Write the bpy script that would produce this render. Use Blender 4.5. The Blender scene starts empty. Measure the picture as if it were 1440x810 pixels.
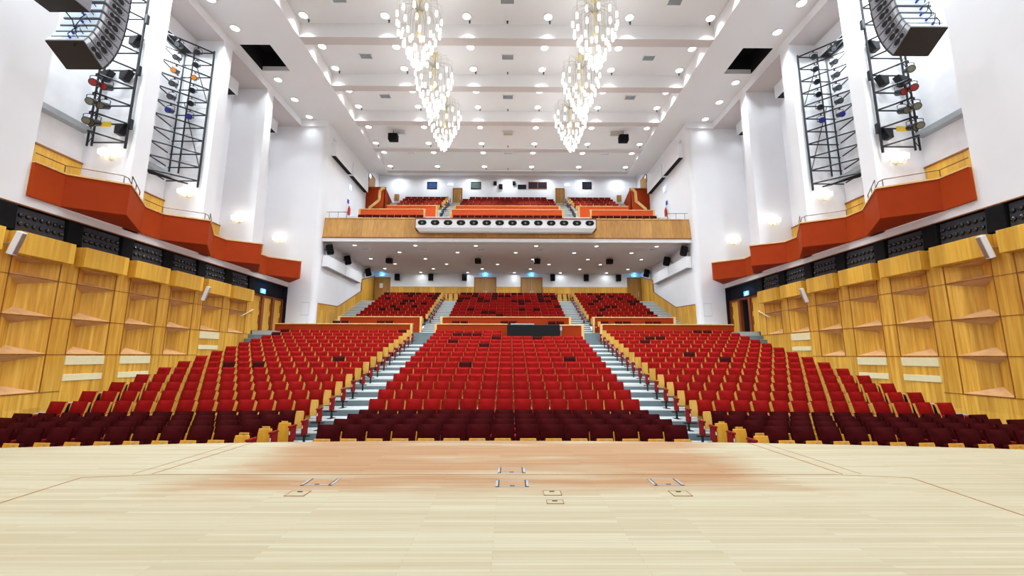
import bpy, bmesh, math, random
from mathutils import Vector, Matrix
random.seed(7)
SC = bpy.context.scene
COL = SC.collection
PI = math.pi

# ------------------------------------------------------------------ helpers
def lin(r, g, b):
    def f(c):
        c /= 255.0
        return c / 12.92 if c <= 0.04045 else ((c + 0.055) / 1.055) ** 2.4
    return (f(r), f(g), f(b), 1.0)

def newmat(name):
    m = bpy.data.materials.new(name)
    m.use_nodes = True
    nt = m.node_tree
    b = nt.nodes['Principled BSDF']
    return m, nt, b

def N(nt, typ, **kw):
    n = nt.nodes.new(typ)
    for k, v in kw.items():
        setattr(n, k, v)
    return n

def ramp(nt, fac, stops):
    r = N(nt, 'ShaderNodeValToRGB')
    els = r.color_ramp.elements
    els[0].position, els[0].color = stops[0]
    els[1].position, els[1].color = stops[-1]
    for p, c in stops[1:-1]:
        e = els.new(p); e.color = c
    nt.links.new(fac, r.inputs['Fac'])
    return r.outputs['Color']

def coords(nt, scale=(1, 1, 1)):
    tc = N(nt, 'ShaderNodeTexCoord')
    mp = N(nt, 'ShaderNodeMapping')
    mp.inputs['Scale'].default_value = scale
    nt.links.new(tc.outputs['Object'], mp.inputs['Vector'])
    return mp.outputs['Vector']

def noise(nt, vec, scale, detail=3.0, rough=0.55):
    n = N(nt, 'ShaderNodeTexNoise')
    n.inputs['Scale'].default_value = scale
    n.inputs['Detail'].default_value = detail
    n.inputs['Roughness'].default_value = rough
    nt.links.new(vec, n.inputs['Vector'])
    return n.outputs['Fac']

def mix(nt, fac, a, b, mode='MIX'):
    m = N(nt, 'ShaderNodeMix', data_type='RGBA', blend_type=mode)
    if isinstance(fac, (int, float)):
        m.inputs['Factor'].default_value = fac
    else:
        nt.links.new(fac, m.inputs['Factor'])
    for sock, v in (('A', a), ('B', b)):
        s = [i for i in m.inputs if i.name == sock and i.type == 'RGBA'][0]
        if isinstance(v, tuple):
            s.default_value = v
        else:
            nt.links.new(v, s)
    return [o for o in m.outputs if o.type == 'RGBA'][0]

def plain(name, c, rough=0.6, metal=0.0, spec=0.4, var=0.06, scale=6.0, bump=0.0):
    """matt or metal surface with a little irregular tone"""
    m, nt, b = newmat(name)
    v = coords(nt)
    f = noise(nt, v, scale)
    lo = tuple(x * (1 - var) for x in c[:3]) + (1,)
    hi = tuple(min(1, x * (1 + var)) for x in c[:3]) + (1,)
    nt.links.new(ramp(nt, f, [(0.3, lo), (0.7, hi)]), b.inputs['Base Color'])
    b.inputs['Roughness'].default_value = rough
    b.inputs['Metallic'].default_value = metal
    b.inputs['Specular IOR Level'].default_value = spec
    if bump:
        bp = N(nt, 'ShaderNodeBump'); bp.inputs['Strength'].default_value = bump
        bp.inputs['Distance'].default_value = 0.01
        nt.links.new(noise(nt, v, scale * 14, 4), bp.inputs['Height'])
        nt.links.new(bp.outputs['Normal'], b.inputs['Normal'])
    return m

def wood(name, c1, c2, c3, grain, board=0.0, rough=0.45, spec=0.35):
    """veneer: fine streaks along one axis (small number in grain) and tone steps from board to board"""
    m, nt, b = newmat(name)
    v = coords(nt, grain)
    f = noise(nt, v, 1.0, 5, 0.6)
    col = ramp(nt, f, [(0.28, c1), (0.5, c2), (0.75, c3)])
    if board:
        v2 = coords(nt, (1 / board, 1 / board, 0.22))
        fl = N(nt, 'ShaderNodeVectorMath', operation='FLOOR')
        nt.links.new(v2, fl.inputs[0])
        wn = N(nt, 'ShaderNodeTexWhiteNoise', noise_dimensions='3D')
        nt.links.new(fl.outputs[0], wn.inputs['Vector'])
        tone = ramp(nt, wn.outputs['Value'], [(0.0, (0.74, 0.70, 0.64, 1)), (1.0, (1.0, 1.0, 1.0, 1))])
        col = mix(nt, 1.0, col, tone, 'MULTIPLY')
    nt.links.new(col, b.inputs['Base Color'])
    b.inputs['Roughness'].default_value = rough
    b.inputs['Specular IOR Level'].default_value = spec
    return m

def emit(name, c, strength):
    m, nt, b = newmat(name)
    b.inputs['Base Color'].default_value = c
    b.inputs['Emission Color'].default_value = c
    b.inputs['Emission Strength'].default_value = strength
    return m

def velvet(name, c, var=0.25, sheen=0.25):
    m, nt, b = newmat(name)
    v = coords(nt)
    f = noise(nt, v, 5.0, 4)
    oi = N(nt, 'ShaderNodeObjectInfo')
    lo = tuple(x * (1 - var) for x in c[:3]) + (1,)
    hi = tuple(min(1, x * (1 + var)) for x in c[:3]) + (1,)
    col = ramp(nt, f, [(0.3, lo), (0.7, hi)])
    tone = ramp(nt, oi.outputs['Random'], [(0.0, (0.82, 0.82, 0.82, 1)), (1.0, (1.0, 1.0, 1.0, 1))])
    nt.links.new(mix(nt, 1.0, col, tone, 'MULTIPLY'), b.inputs['Base Color'])
    b.inputs['Roughness'].default_value = 0.85
    b.inputs['Specular IOR Level'].default_value = 0.06
    b.inputs['Sheen Weight'].default_value = sheen
    b.inputs['Sheen Tint'].default_value = tuple(min(1, x * 1.6 + 0.02) for x in c[:3]) + (1,)
    return m

M = {}
M['white'] = plain('white_paint', lin(229, 229, 233), 0.75, var=0.02, scale=0.6)
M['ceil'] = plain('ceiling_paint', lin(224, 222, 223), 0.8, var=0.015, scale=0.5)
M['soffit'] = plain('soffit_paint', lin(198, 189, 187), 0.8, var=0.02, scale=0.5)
M['plaster'] = plain('grey_plaster', lin(228, 228, 232), 0.85, var=0.06, scale=1.3)
M['oak'] = wood('oak_veneer', lin(194, 134, 40), lin(224, 167, 62), lin(243, 198, 94), (11, 11, 0.5), 0.48)
M['oak_dark'] = wood('oak_dark_veneer', lin(186, 130, 56), lin(200, 146, 66), lin(214, 162, 80), (10, 10, 0.6), 0.3)
M['lidwood'] = wood('hatch_lid_wood', lin(150, 114, 78), lin(158, 122, 86), lin(166, 134, 98), (2, 30, 2))
M['lidpale'] = wood('pale_lid_wood', lin(156, 146, 116), lin(168, 156, 126), lin(178, 166, 136), (2, 30, 2))
M['oak_shelf'] = wood('oak_shelf_veneer', lin(192, 142, 94), lin(206, 158, 110), lin(216, 172, 126), (3, 3, 9), 0.0)
M['oak_face'] = wood('oak_box_veneer', lin(218, 161, 46), lin(231, 178, 62), lin(242, 197, 88), (12, 12, 0.5), 0.36)
M['oak_facia'] = wood('oak_facia_veneer', lin(168, 118, 54), lin(184, 134, 66), lin(200, 152, 82), (9, 9, 0.4), 0.7)
M['oak_light'] = wood('light_oak_edge', lin(206, 158, 92), lin(222, 178, 112), lin(234, 196, 136), (6, 6, 1.5))
M['trimwood'] = wood('brown_wood_strip', lin(118, 66, 24), lin(140, 84, 32), lin(160, 100, 44), (8, 8, 2))
M['redwood'] = wood('red_brown_wood', lin(112, 48, 18), lin(134, 60, 24), lin(150, 76, 32), (8, 8, 1))
M['ply'] = wood('seat_plywood', lin(190, 140, 52), lin(206, 160, 70), lin(220, 178, 94), (5, 5, 1.4))
M['ply_amber'] = wood('amber_plywood', lin(190, 128, 28), lin(208, 148, 38), lin(222, 168, 60), (5, 5, 1.4))
M['cream'] = plain('cream_panel', lin(226, 214, 172), 0.6, var=0.03)
M['terra'] = plain('terracotta_paint', lin(164, 62, 23), 0.7, spec=0.06, var=0.05, scale=1.5)
M['terra_bright'] = plain('orange_parapet_paint', lin(222, 86, 36), 0.6, spec=0.2, var=0.05)
M['terra_dark'] = plain('terracotta_dark_and_shaded', lin(150, 52, 19), 0.7, spec=0.06, var=0.06, scale=2)
M['red'] = velvet('red_velvet', lin(127, 13, 11), 0.2, 0.03)
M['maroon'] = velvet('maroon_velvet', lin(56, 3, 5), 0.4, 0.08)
M['darkred'] = velvet('dark_maroon_cloth', lin(58, 6, 8), 0.3)
M['armred'] = plain('red_armrest', lin(124, 10, 10), 0.7, spec=0.15)
M['black'] = plain('black_paint', lin(15, 15, 18), 0.8, spec=0.15, var=0.2)
M['void'] = plain('black_void', lin(10, 10, 14), 0.9, var=0.2)
M['navy'] = plain('blue_black_wall', lin(22, 22, 36), 0.9, var=0.2)
M['diffuser'] = plain('dark_grey_panel', lin(58, 57, 64), 0.6, spec=0.2, var=0.1)
M['knob'] = plain('black_gloss', lin(14, 14, 16), 0.25, spec=0.6)
M['iron'] = plain('black_iron', lin(30, 30, 34), 0.45, metal=0.3)
M['rail'] = plain('bronze_rail', lin(92, 64, 50), 0.35, metal=0.6)
M['chrome'] = plain('steel', lin(186, 190, 194), 0.3, metal=0.9)
M['greymetal'] = plain('grey_metal', lin(160, 164, 168), 0.5, metal=0.2)
M['wire'] = plain('pale_wire', lin(172, 162, 140), 0.4, metal=0.2)
M['gold'] = plain('brass', lin(236, 222, 170), 0.35, metal=0.5)
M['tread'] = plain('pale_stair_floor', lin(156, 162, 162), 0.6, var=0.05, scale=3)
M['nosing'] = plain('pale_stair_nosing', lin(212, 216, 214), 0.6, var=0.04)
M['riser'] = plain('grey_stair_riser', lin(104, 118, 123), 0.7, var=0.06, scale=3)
M['speaker_grey'] = plain('grey_cabinet', lin(140, 140, 148), 0.7, spec=0.2, var=0.05)
M['speaker_pale'] = plain('pale_blue_grey_and_reflection', lin(216, 232, 246), 0.35, spec=0.4, var=0.05)
M['grille'] = plain('brown_black_grille', lin(44, 34, 28), 0.7, var=0.12, scale=12)
M['glass_dark'] = plain('dark_glass', lin(26, 30, 40), 0.08, spec=0.8, var=0.4, scale=4)
M['glass_blue'] = plain('dark_glass_blue_reflections', lin(40, 66, 110), 0.08, spec=0.8, var=0.7, scale=8)  # blue mottling paints reflections into the pane colour
M['glass_green'] = plain('green_grey_glass', lin(84, 100, 96), 0.08, spec=0.8, var=0.2, scale=4)
M['lens'] = plain('spot_lens', lin(112, 106, 80), 0.15, spec=0.8)
M['gel_red'] = plain('red_gel', lin(150, 34, 18), 0.3)
M['gel_orange'] = plain('orange_gel', lin(206, 122, 24), 0.3)
M['gel_blue'] = plain('blue_gel', lin(28, 34, 140), 0.3)
M['gel_yellow'] = plain('yellow_gel', lin(236, 196, 20), 0.3)
M['blue'] = plain('blue_plug', lin(40, 60, 170), 0.5)
M['extinguisher'] = plain('extinguisher_red', lin(196, 40, 20), 0.3)
M['lamp_on'] = emit('lamp_lens', (1, 0.98, 0.96, 1), 2.5)
M['bulb_on'] = emit('bulb_glass', (1, 0.98, 0.95, 1), 1.7)
M['shade_on'] = emit('glass_shade', (1, 0.95, 0.88, 1), 1.3)
M['exit'] = emit('exit_sign_face', (0.06, 0.50, 0.78, 1), 1.2)
M['exit_white'] = emit('exit_sign_figure', (0.9, 1.0, 1.0, 1), 1.6)
M['exit_pale'] = emit('pale_exit_sign', (0.45, 0.72, 1.0, 1), 4.0)
for k in ('lamp_on', 'bulb_on', 'shade_on', 'exit', 'exit_white', 'exit_pale'):
    M[k].cycles.emission_sampling = 'NONE' if k in ('lamp_on', 'bulb_on', 'exit_white', 'exit_pale') else 'AUTO'

def stage_material():
    m, nt, b = newmat('stage_boards')
    tc = N(nt, 'ShaderNodeTexCoord')
    br = N(nt, 'ShaderNodeTexBrick')
    br.offset = 0.37; br.squash = 1.0
    nt.links.new(tc.outputs['Object'], br.inputs['Vector'])
    br.inputs['Scale'].default_value = 1.0
    br.inputs['Brick Width'].default_value = 1.9
    br.inputs['Row Height'].default_value = 0.05
    br.inputs['Mortar Size'].default_value = 0.0012
    br.inputs['Color1'].default_value = (0, 0, 0, 1)
    br.inputs['Color2'].default_value = (1, 1, 1, 1)
    br.inputs['Mortar'].default_value = (0.3, 0.3, 0.3, 1)
    bw = N(nt, 'ShaderNodeRGBToBW'); nt.links.new(br.outputs['Color'], bw.inputs['Color'])
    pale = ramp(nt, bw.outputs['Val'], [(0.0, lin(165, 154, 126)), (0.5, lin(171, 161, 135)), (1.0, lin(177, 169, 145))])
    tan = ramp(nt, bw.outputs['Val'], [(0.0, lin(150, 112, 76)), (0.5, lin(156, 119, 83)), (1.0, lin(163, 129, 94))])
    # worn tan patch: soft box in floor coordinates with ragged edge
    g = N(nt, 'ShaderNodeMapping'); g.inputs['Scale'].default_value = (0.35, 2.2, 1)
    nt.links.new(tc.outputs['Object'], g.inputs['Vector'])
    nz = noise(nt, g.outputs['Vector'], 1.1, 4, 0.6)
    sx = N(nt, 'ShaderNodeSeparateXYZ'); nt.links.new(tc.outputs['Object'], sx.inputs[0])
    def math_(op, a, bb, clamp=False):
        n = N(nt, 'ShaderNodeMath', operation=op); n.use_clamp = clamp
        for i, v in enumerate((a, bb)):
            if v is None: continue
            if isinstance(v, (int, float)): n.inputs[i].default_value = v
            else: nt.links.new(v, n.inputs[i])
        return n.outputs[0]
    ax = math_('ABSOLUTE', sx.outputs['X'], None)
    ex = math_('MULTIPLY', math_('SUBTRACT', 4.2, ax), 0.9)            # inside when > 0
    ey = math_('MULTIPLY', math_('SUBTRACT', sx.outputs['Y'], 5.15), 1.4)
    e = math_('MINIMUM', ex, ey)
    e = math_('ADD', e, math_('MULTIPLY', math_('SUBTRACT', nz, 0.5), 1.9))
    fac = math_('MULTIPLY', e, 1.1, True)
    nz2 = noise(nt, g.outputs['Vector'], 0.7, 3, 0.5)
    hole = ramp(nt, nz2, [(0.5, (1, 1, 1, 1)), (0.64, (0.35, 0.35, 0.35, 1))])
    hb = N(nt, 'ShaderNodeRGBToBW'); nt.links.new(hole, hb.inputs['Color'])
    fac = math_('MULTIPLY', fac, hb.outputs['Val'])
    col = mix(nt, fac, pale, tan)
    st = N(nt, 'ShaderNodeMapping'); st.inputs['Scale'].default_value = (0.8, 26, 1)
    nt.links.new(tc.outputs['Object'], st.inputs['Vector'])
    streak = ramp(nt, noise(nt, st.outputs['Vector'], 1.0, 4, 0.6), [(0.3, (0.86, 0.82, 0.74, 1)), (0.6, (1, 1, 1, 1))])
    col = mix(nt, 0.55, col, streak, 'MULTIPLY')
    mort = ramp(nt, br.outputs['Fac'], [(0.0, (1, 1, 1, 1)), (1.0, (0.62, 0.54, 0.42, 1))])
    col = mix(nt, 0.7, col, mort, 'MULTIPLY')
    nt.links.new(col, b.inputs['Base Color'])
    b.inputs['Roughness'].default_value = 0.55
    b.inputs['Specular IOR Level'].default_value = 0.25
    return m
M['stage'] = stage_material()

class MB:
    """collects faces, becomes one mesh object"""
    def __init__(s):
        s.v, s.f, s.m, s.mats = [], [], [], []
    def mi(s, m):
        if m not in s.mats: s.mats.append(m)
        return s.mats.index(m)
    def face(s, pts, m):
        n = len(s.v); s.v += [tuple(p) for p in pts]
        s.f.append(tuple(range(n, n + len(pts)))); s.m.append(s.mi(m))
    def solid(s, pts, faces, m):
        n = len(s.v); s.v += [tuple(p) for p in pts]; k = s.mi(m)
        for f in faces:
            s.f.append(tuple(n + i for i in f)); s.m.append(k)
    def box(s, x0, x1, y0, y1, z0, z1, m, mat=None):
        p = [(x, y, z) for z in (z0, z1) for y in (y0, y1) for x in (x0, x1)]
        if mat is not None: p = [tuple(mat @ Vector(q)) for q in p]
        s.solid(p, [(0, 2, 3, 1), (4, 5, 7, 6), (0, 1, 5, 4), (2, 6, 7, 3), (0, 4, 6, 2), (1, 3, 7, 5)], m)
    def prism(s, poly, z0, z1, m, f=None, caps=True):
        """poly in (a,b); f maps (a,b,c) to xyz"""
        f = f or (lambda a, b, c: (a, b, c))
        n = len(poly)
        p = [f(a, b, z0) for a, b in poly] + [f(a, b, z1) for a, b in poly]
        fs = [(i, (i + 1) % n, n + (i + 1) % n, n + i) for i in range(n)]
        if caps: fs += [tuple(range(n))[::-1], tuple(range(n, 2 * n))]
        s.solid(p, fs, m)
    def tube(s, path, r, m, n=8, cap=True):
        path = [Vector(p) for p in path]
        rings = []
        up = Vector((0, 0, 1))
        for i, p in enumerate(path):
            d = (path[min(i + 1, len(path) - 1)] - path[max(i - 1, 0)]).normalized()
            a = d.cross(up)
            if a.length < 1e-3: a = d.cross(Vector((0, 1, 0)))
            a.normalize(); b = a.cross(d).normalized()
            rr = r[i] if isinstance(r, (list, tuple)) else r
            rings.append([tuple(p + (a * math.cos(2 * PI * k / n) + b * math.sin(2 * PI * k / n)) * rr) for k in range(n)])
        pts = [q for ring in rings for q in ring]
        fs = []
        for i in range(len(rings) - 1):
            for k in range(n):
                fs.append((i * n + k, i * n + (k + 1) % n, (i + 1) * n + (k + 1) % n, (i + 1) * n + k))
        if cap:
            fs.append(tuple(range(n))); fs.append(tuple((len(rings) - 1) * n + k for k in range(n))[::-1])
        s.solid(pts, fs, m)
    def cyl(s, c, axis, h, r, m, n=16, r2=None):
        c, axis = Vector(c), Vector(axis).normalized()
        s.tube([c, c + axis * h], [r, r if r2 is None else r2], m, n)
    def lathe(s, prof, m, c=(0, 0, 0), n=20):
        pts, fs = [], []
        for r, z in prof:
            for k in range(n):
                pts.append((c[0] + r * math.cos(2 * PI * k / n), c[1] + r * math.sin(2 * PI * k / n), c[2] + z))
        for i in range(len(prof) - 1):
            for k in range(n):
                fs.append((i * n + k, i * n + (k + 1) % n, (i + 1) * n + (k + 1) % n, (i + 1) * n + k))
        fs.append(tuple(range(n))[::-1]); fs.append(tuple((len(prof) - 1) * n + k for k in range(n)))
        s.solid(pts, fs, m)
    def build(s, name, parent=None, smooth=False, bevel=0.0, seg=2, origin=None, fixn=True):
        me = bpy.data.meshes.new(name)
        me.from_pydata(s.v, [], s.f)
        for m in s.mats: me.materials.append(M[m])
        me.polygons.foreach_set('material_index', s.m)
        me.update()
        if fixn or bevel:
            bm = bmesh.new(); bm.from_mesh(me)
            bmesh.ops.remove_doubles(bm, verts=bm.verts, dist=1e-5) if bevel else None
            if bevel:
                bmesh.ops.bevel(bm, geom=list(bm.edges), offset=bevel, segments=seg, profile=0.5, affect='EDGES', clamp_overlap=True)
            bmesh.ops.recalc_face_normals(bm, faces=bm.faces)
            bm.to_mesh(me); bm.free()
        if smooth:
            me.polygons.foreach_set('use_smooth', [True] * len(me.polygons))
            try: me.set_sharp_from_angle(angle=math.radians(40))
            except Exception: pass
        o = bpy.data.objects.new(name, me)
        COL.objects.link(o)
        if parent is not None: o.parent = parent
        if origin is not None:
            me.transform(Matrix.Translation(-Vector(origin))); o.location = origin
        return o

def tag(o, label=None, cat=None, group=None, kind=None):
    if label: o['label'] = label
    if cat: o['category'] = cat
    if group: o['group'] = group
    if kind: o['kind'] = kind
    return o

def thing(name, label, cat, loc=(0, 0, 0), rz=0.0, group=None):
    o = bpy.data.objects.new(name, None); COL.objects.link(o)
    o.location = loc; o.rotation_euler = (0, 0, rz)
    o.empty_display_size = 0.1
    return tag(o, label, cat, group)

def dup(root, loc=None, rot=None, label=None, group=None):
    r = root.copy(); COL.objects.link(r)
    if loc is not None: r.location = loc
    if rot is not None: r.rotation_euler = rot
    if label: r['label'] = label
    if group: r['group'] = group
    for ch in list(root.children):
        c = ch.copy(); COL.objects.link(c); c.parent = r
        for g in list(ch.children):
            d = g.copy(); COL.objects.link(d); d.parent = c
    return r

def struct(o, label=None):
    return tag(o, label, None, None, 'structure')

def light(name, typ, loc, energy, color=(1, 1, 1), parent=None, **kw):
    l = bpy.data.lights.new(name, typ); l.energy = energy; l.color = color
    for k, v in kw.items(): setattr(l, k, v)
    o = bpy.data.objects.new(name, l); COL.objects.link(o); o.location = loc
    if parent is not None: o.parent = parent
    return o

ORD = ['zeroth', 'first', 'second', 'third', 'fourth', 'fifth', 'sixth', 'seventh', 'eighth', 'ninth', 'tenth', 'eleventh', 'twelfth', 'thirteenth', 'fourteenth', 'fifteenth', 'sixteenth', 'seventeenth', 'eighteenth']
LCOL = (.86, .955, 1.0)
SIDE = {-1: 'left', 1: 'right'}

# ------------------------------------------------------------------ numbers of the hall
W = 14.22          # hall side wall, from the axis
W2 = 12.43         # side wall of the deep rear part
ZC = 17.62         # flat border of the ceiling
DEEP = 27.1        # where the hall narrows
BACK = 38.6
PER = 3.86

# ------------------------------------------------------------------ camera
def make_camera():
    cd = bpy.data.cameras.new('camera')
    cd.sensor_width = 36.0; cd.lens = 36.0 * 593.0 / 1440.0
    cd.clip_start = 0.05; cd.clip_end = 200
    cam = bpy.data.objects.new('camera', cd); COL.objects.link(cam)
    cam.location = (0.13, 0, 1.6)
    yaw = math.atan(4.0 / 593.0)
    R = Matrix.Rotation(-yaw, 4, 'Z') @ Matrix.Rotation(PI / 2 + math.radians(9.1), 4, 'X') @ Matrix.Rotation(0.0021, 4, 'Z')
    cam.rotation_euler = R.to_euler()
    SC.camera = cam
make_camera()

# ------------------------------------------------------------------ stage
def stage():
    b = MB()
    def edge(x):
        return 8.38 - 0.0088 * x * x
    n = 24
    xs = [-17 + 34 * i / n for i in range(n + 1)]
    for i in range(n):
        a, c = xs[i], xs[i + 1]
        b.face([(a, -16, 0), (c, -16, 0), (c, edge(c), 0), (a, edge(a), 0)], 'stage')
        b.face([(a, edge(a), 0), (c, edge(c), 0), (c, edge(c), -0.8), (a, edge(a), -0.8)], 'redwood')
    fl = b.build('floor_stage', fixn=False)
    struct(fl, 'pale wooden stage floor with a worn tan patch at its front')
    s = MB()
    def seam(p, q, w=0.018):
        p, q = Vector((p[0], p[1], 0)), Vector((q[0], q[1], 0))
        d = (q - p).normalized(); nn = Vector((-d.y, d.x, 0)) * w / 2
        s.solid([p + nn, q + nn, q - nn, p - nn] + [v + Vector((0, 0, 0.002)) for v in (p + nn, q + nn, q - nn, p - nn)],
                [(4, 5, 6, 7), (0, 1, 5, 4), (2, 3, 7, 6), (1, 2, 6, 5), (3, 0, 4, 7)], 'trimwood')
    seam((-4.6, 6.07), (4.6, 6.07), 0.02)
    for k in (-1, 1):
        seam((k * 4.72, 6.1), (k * 4.6, 8.18), 0.02); seam((k * 4.98, 6.1), (k * 4.86, 8.16), 0.01)
        seam((k * 4.6, 6.07), (k * 5.5, 5.92), 0.012)
        seam((k * 5.5, 5.92), (k * 5.2, 2.5), 0.02)
    s.build('seam', fl, fixn=False)
stage()

def floor_hatch(x0, x1, y0, y1, label, big=True):
    t = thing('floor_hatch', label, 'floor hatch', ((x0 + x1) / 2, y0, 0), 0, 'hatches in the stage floor')
    w, d = (x1 - x0) / 2, y1 - y0
    e = 0.03 if big else 0.008
    b = MB(); fm = 'greymetal' if big else 'trimwood'
    b.box(-w, -w + e, 0, d, 0, 0.006, fm); b.box(w - e, w, 0, d, 0, 0.006, fm)
    b.box(-w, w, 0, e * .5, 0, 0.006, fm); b.box(-w, w, d - e * .5, d, 0, 0.006, fm)
    if big:
        b.box(-w + e, -w + e + .012, 0, d, 0, 0.0065, 'black'); b.box(w - e - .012, w - e, 0, d, 0, 0.0065, 'black')
    b.build('frame', t)
    b = MB(); b.box(-w + e, w - e, e * .5, d - e * .5, 0, 0.004, 'lidwood' if big else 'lidpale'); b.build('lid', t)
    b = MB()
    yy = 0.02 if big else d - 0.05
    b.box(-0.03, 0.03, yy, yy + 0.022, 0.004, 0.0075, 'black'); b.build('handle', t)
floor_hatch(-0.02, 0.36, 6.14, 6.42, 'metal-edged floor hatch just behind the long cross seam of the stage')
floor_hatch(-0.03, 0.38, 5.52, 5.80, 'metal-edged floor hatch on the axis, in front of the cross seam')
floor_hatch(-2.46, -2.07, 5.58, 5.86, 'metal-edged floor hatch left of the stage axis')
floor_hatch(1.95, 2.33, 5.58, 5.86, 'metal-edged floor hatch right of the stage axis')
floor_hatch(-2.45, -2.22, 5.17, 5.36, 'small wooden floor lid below the left metal-edged hatch', False)
floor_hatch(2.04, 2.26, 5.17, 5.36, 'small wooden floor lid below the right metal-edged hatch', False)
floor_hatch(0.54, 0.75, 5.20, 5.37, 'small wooden floor lid right of the axis, farther of a pair', False)
floor_hatch(0.55, 0.74, 4.92, 5.04, 'small wooden floor lid right of the axis, nearer of a pair', False)

# ------------------------------------------------------------------ stalls terrain
NROW = 18
def row_floor(r): return -0.78 + 0.2127 * max(0, r - 4)
def row_y(r): return 9.85 + 0.866 * (r - 1)
def row_k(r): return (1 / 170.0) if r <= 6 else (1 / 170.0) * (1 - (r - 6) / 12.0) + (1 / 420.0) * ((r - 6) / 12.0)
XS = [-W + 2 * W * i / 28 for i in range(29)]
XA, XB, XE = 4.14, 5.74, 12.9
def terrain():
    b = MB()
    def strip(fa, fb, m):
        for i in range(28):
            a, c = XS[i], XS[i + 1]
            b.face([fa(a), fa(c), fb(c), fb(a)], m)
    def yf(r, x): return row_y(r) - 0.62 - row_k(min(r, 18)) * x * x
    z = -0.78
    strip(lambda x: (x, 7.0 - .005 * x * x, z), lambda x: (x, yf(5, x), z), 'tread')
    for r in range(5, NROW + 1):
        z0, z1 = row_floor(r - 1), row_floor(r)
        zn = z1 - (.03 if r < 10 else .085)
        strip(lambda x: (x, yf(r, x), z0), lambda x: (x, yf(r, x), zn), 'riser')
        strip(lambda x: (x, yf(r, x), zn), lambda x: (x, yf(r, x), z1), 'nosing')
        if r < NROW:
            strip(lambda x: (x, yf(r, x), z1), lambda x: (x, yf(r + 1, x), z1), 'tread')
        else:
            strip(lambda x: (x, yf(r, x), z1), lambda x: (x, 25.1, z1), 'tread')
    # stairs up to the cross aisle and the cross aisle itself
    z0 = row_floor(NROW)
    for k in range(1, 4):
        y, z1 = 25.1 + 0.35 * (k - 1), z0 + (2.97 - z0) * k / 3
        zp = z0 + (2.97 - z0) * (k - 1) / 3
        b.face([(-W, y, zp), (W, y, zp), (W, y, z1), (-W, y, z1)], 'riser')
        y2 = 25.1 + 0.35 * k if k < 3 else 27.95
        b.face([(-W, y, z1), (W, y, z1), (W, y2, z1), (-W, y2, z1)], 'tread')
    o = b.build('floor', fixn=False)
    struct(o, 'stepped grey floor of the stalls with two stair aisles')
terrain()

RY0, RDY, RZ0, RDZ = 29.9, 0.79, 3.65, 0.309
def rear_floor(j): return RZ0 + RDZ * j
def rear_terrain():
    b = MB()
    ys = [27.95] + [RY0 - 0.56 + RDY * j for j in range(9)]
    zprev = 2.97
    y = 27.95
    def block(x0, x1, y0, y1, z0, z1):
        zn = z1 - .42 * (z1 - z0)
        b.face([(x0, y0, z0), (x1, y0, z0), (x1, y0, zn), (x0, y0, zn)], 'riser')
        b.face([(x0, y0, zn), (x1, y0, zn), (x1, y0, z1), (x0, y0, z1)], 'nosing')
        b.face([(x0, y0, z1), (x1, y0, z1), (x1, y1, z1), (x0, y1, z1)], 'tread')
    # seat platforms
    for (x0, x1) in ((-10.95, -XB), (-XA - .1, XA + .1), (XB, 10.95)):
        zp = 2.97
        for j in range(9):
            y0 = 27.98 if j == 0 else RY0 - 0.56 + RDY * j
            y1 = RY0 - 0.56 + RDY * (j + 1) if j < 8 else BACK
            block(x0, x1, y0, y1, zp, rear_floor(j)); zp = rear_floor(j)
        # platform cheeks
    # stairs: two steps to each row
    for (x0, x1) in ((-W2, -10.95), (-XB, -XA - .1), (XA + .1, XB), (10.95, W2)):
        n = 19; zp = 2.97; y0 = 27.95
        for k in range(n):
            z1 = 2.97 + (rear_floor(8) - 2.97) * (k + 1) / n
            y1 = 27.95 + (RY0 - 0.56 + RDY * 8 - 27.95) * (k + 1) / n if k < n - 1 else BACK
            block(x0, x1, y0, y1, zp, z1)
            # cheek towards the seats is closed by a side face
            for x in (x0, x1):
                b.face([(x, y0, zp - .6), (x, y1, zp - .6), (x, y1, z1), (x, y0, z1)], 'riser')
            zp, y0 = z1, y1
    o = b.build('floor_rear', fixn=False)
    struct(o, 'steep stepped floor of the rear stalls under the balcony')
rear_terrain()

# grey stairs along the two side walls
def side_stair(s):
    b = MB()
    z_end = 2.95; y_end = 23.7
    for k in range(16):
        if k < 3: y0, y1, z = y_end - .32 * (k + 1), y_end - .32 * k, z_end - .24 * (k + 1)
        else: y0, y1, z = 22.74 - .866 * (k - 2), 22.74 - .866 * (k - 3), 2.03 - .2127 * (k - 2)
        x0, x1 = sorted((s * 13.0, s * (W - .01)))
        b.box(x0, x1, y0, y1 + .02, z - 0.75, z, 'riser')
        b.box(x0, x1, y0, y1, z, z + 0.015, 'tread')
    x0, x1 = sorted((s * 13.0, s * (W - .01)))
    b.box(x0, x1, y_end, 26.0, 2.0, z_end, 'tread')
    o = b.build('floor_side_stair_' + SIDE[s])
    struct(o, 'grey side stair along the %s wall' % SIDE[s])
for s in (-1, 1): side_stair(s)

# ------------------------------------------------------------------ seats
def rbox(x0, x1, y0, y1, z0, z1, m, mat=None):
    b = MB(); b.box(x0, x1, y0, y1, z0, z1, m, mat); return b
TILT = Matrix.Translation((0, 0.04, 0.42)) @ Matrix.Rotation(-math.radians(15), 4, 'X')
PAN = Matrix.Translation((0, -0.20, 0.12)) @ Matrix.Rotation(-math.radians(6), 4, 'X')

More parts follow.
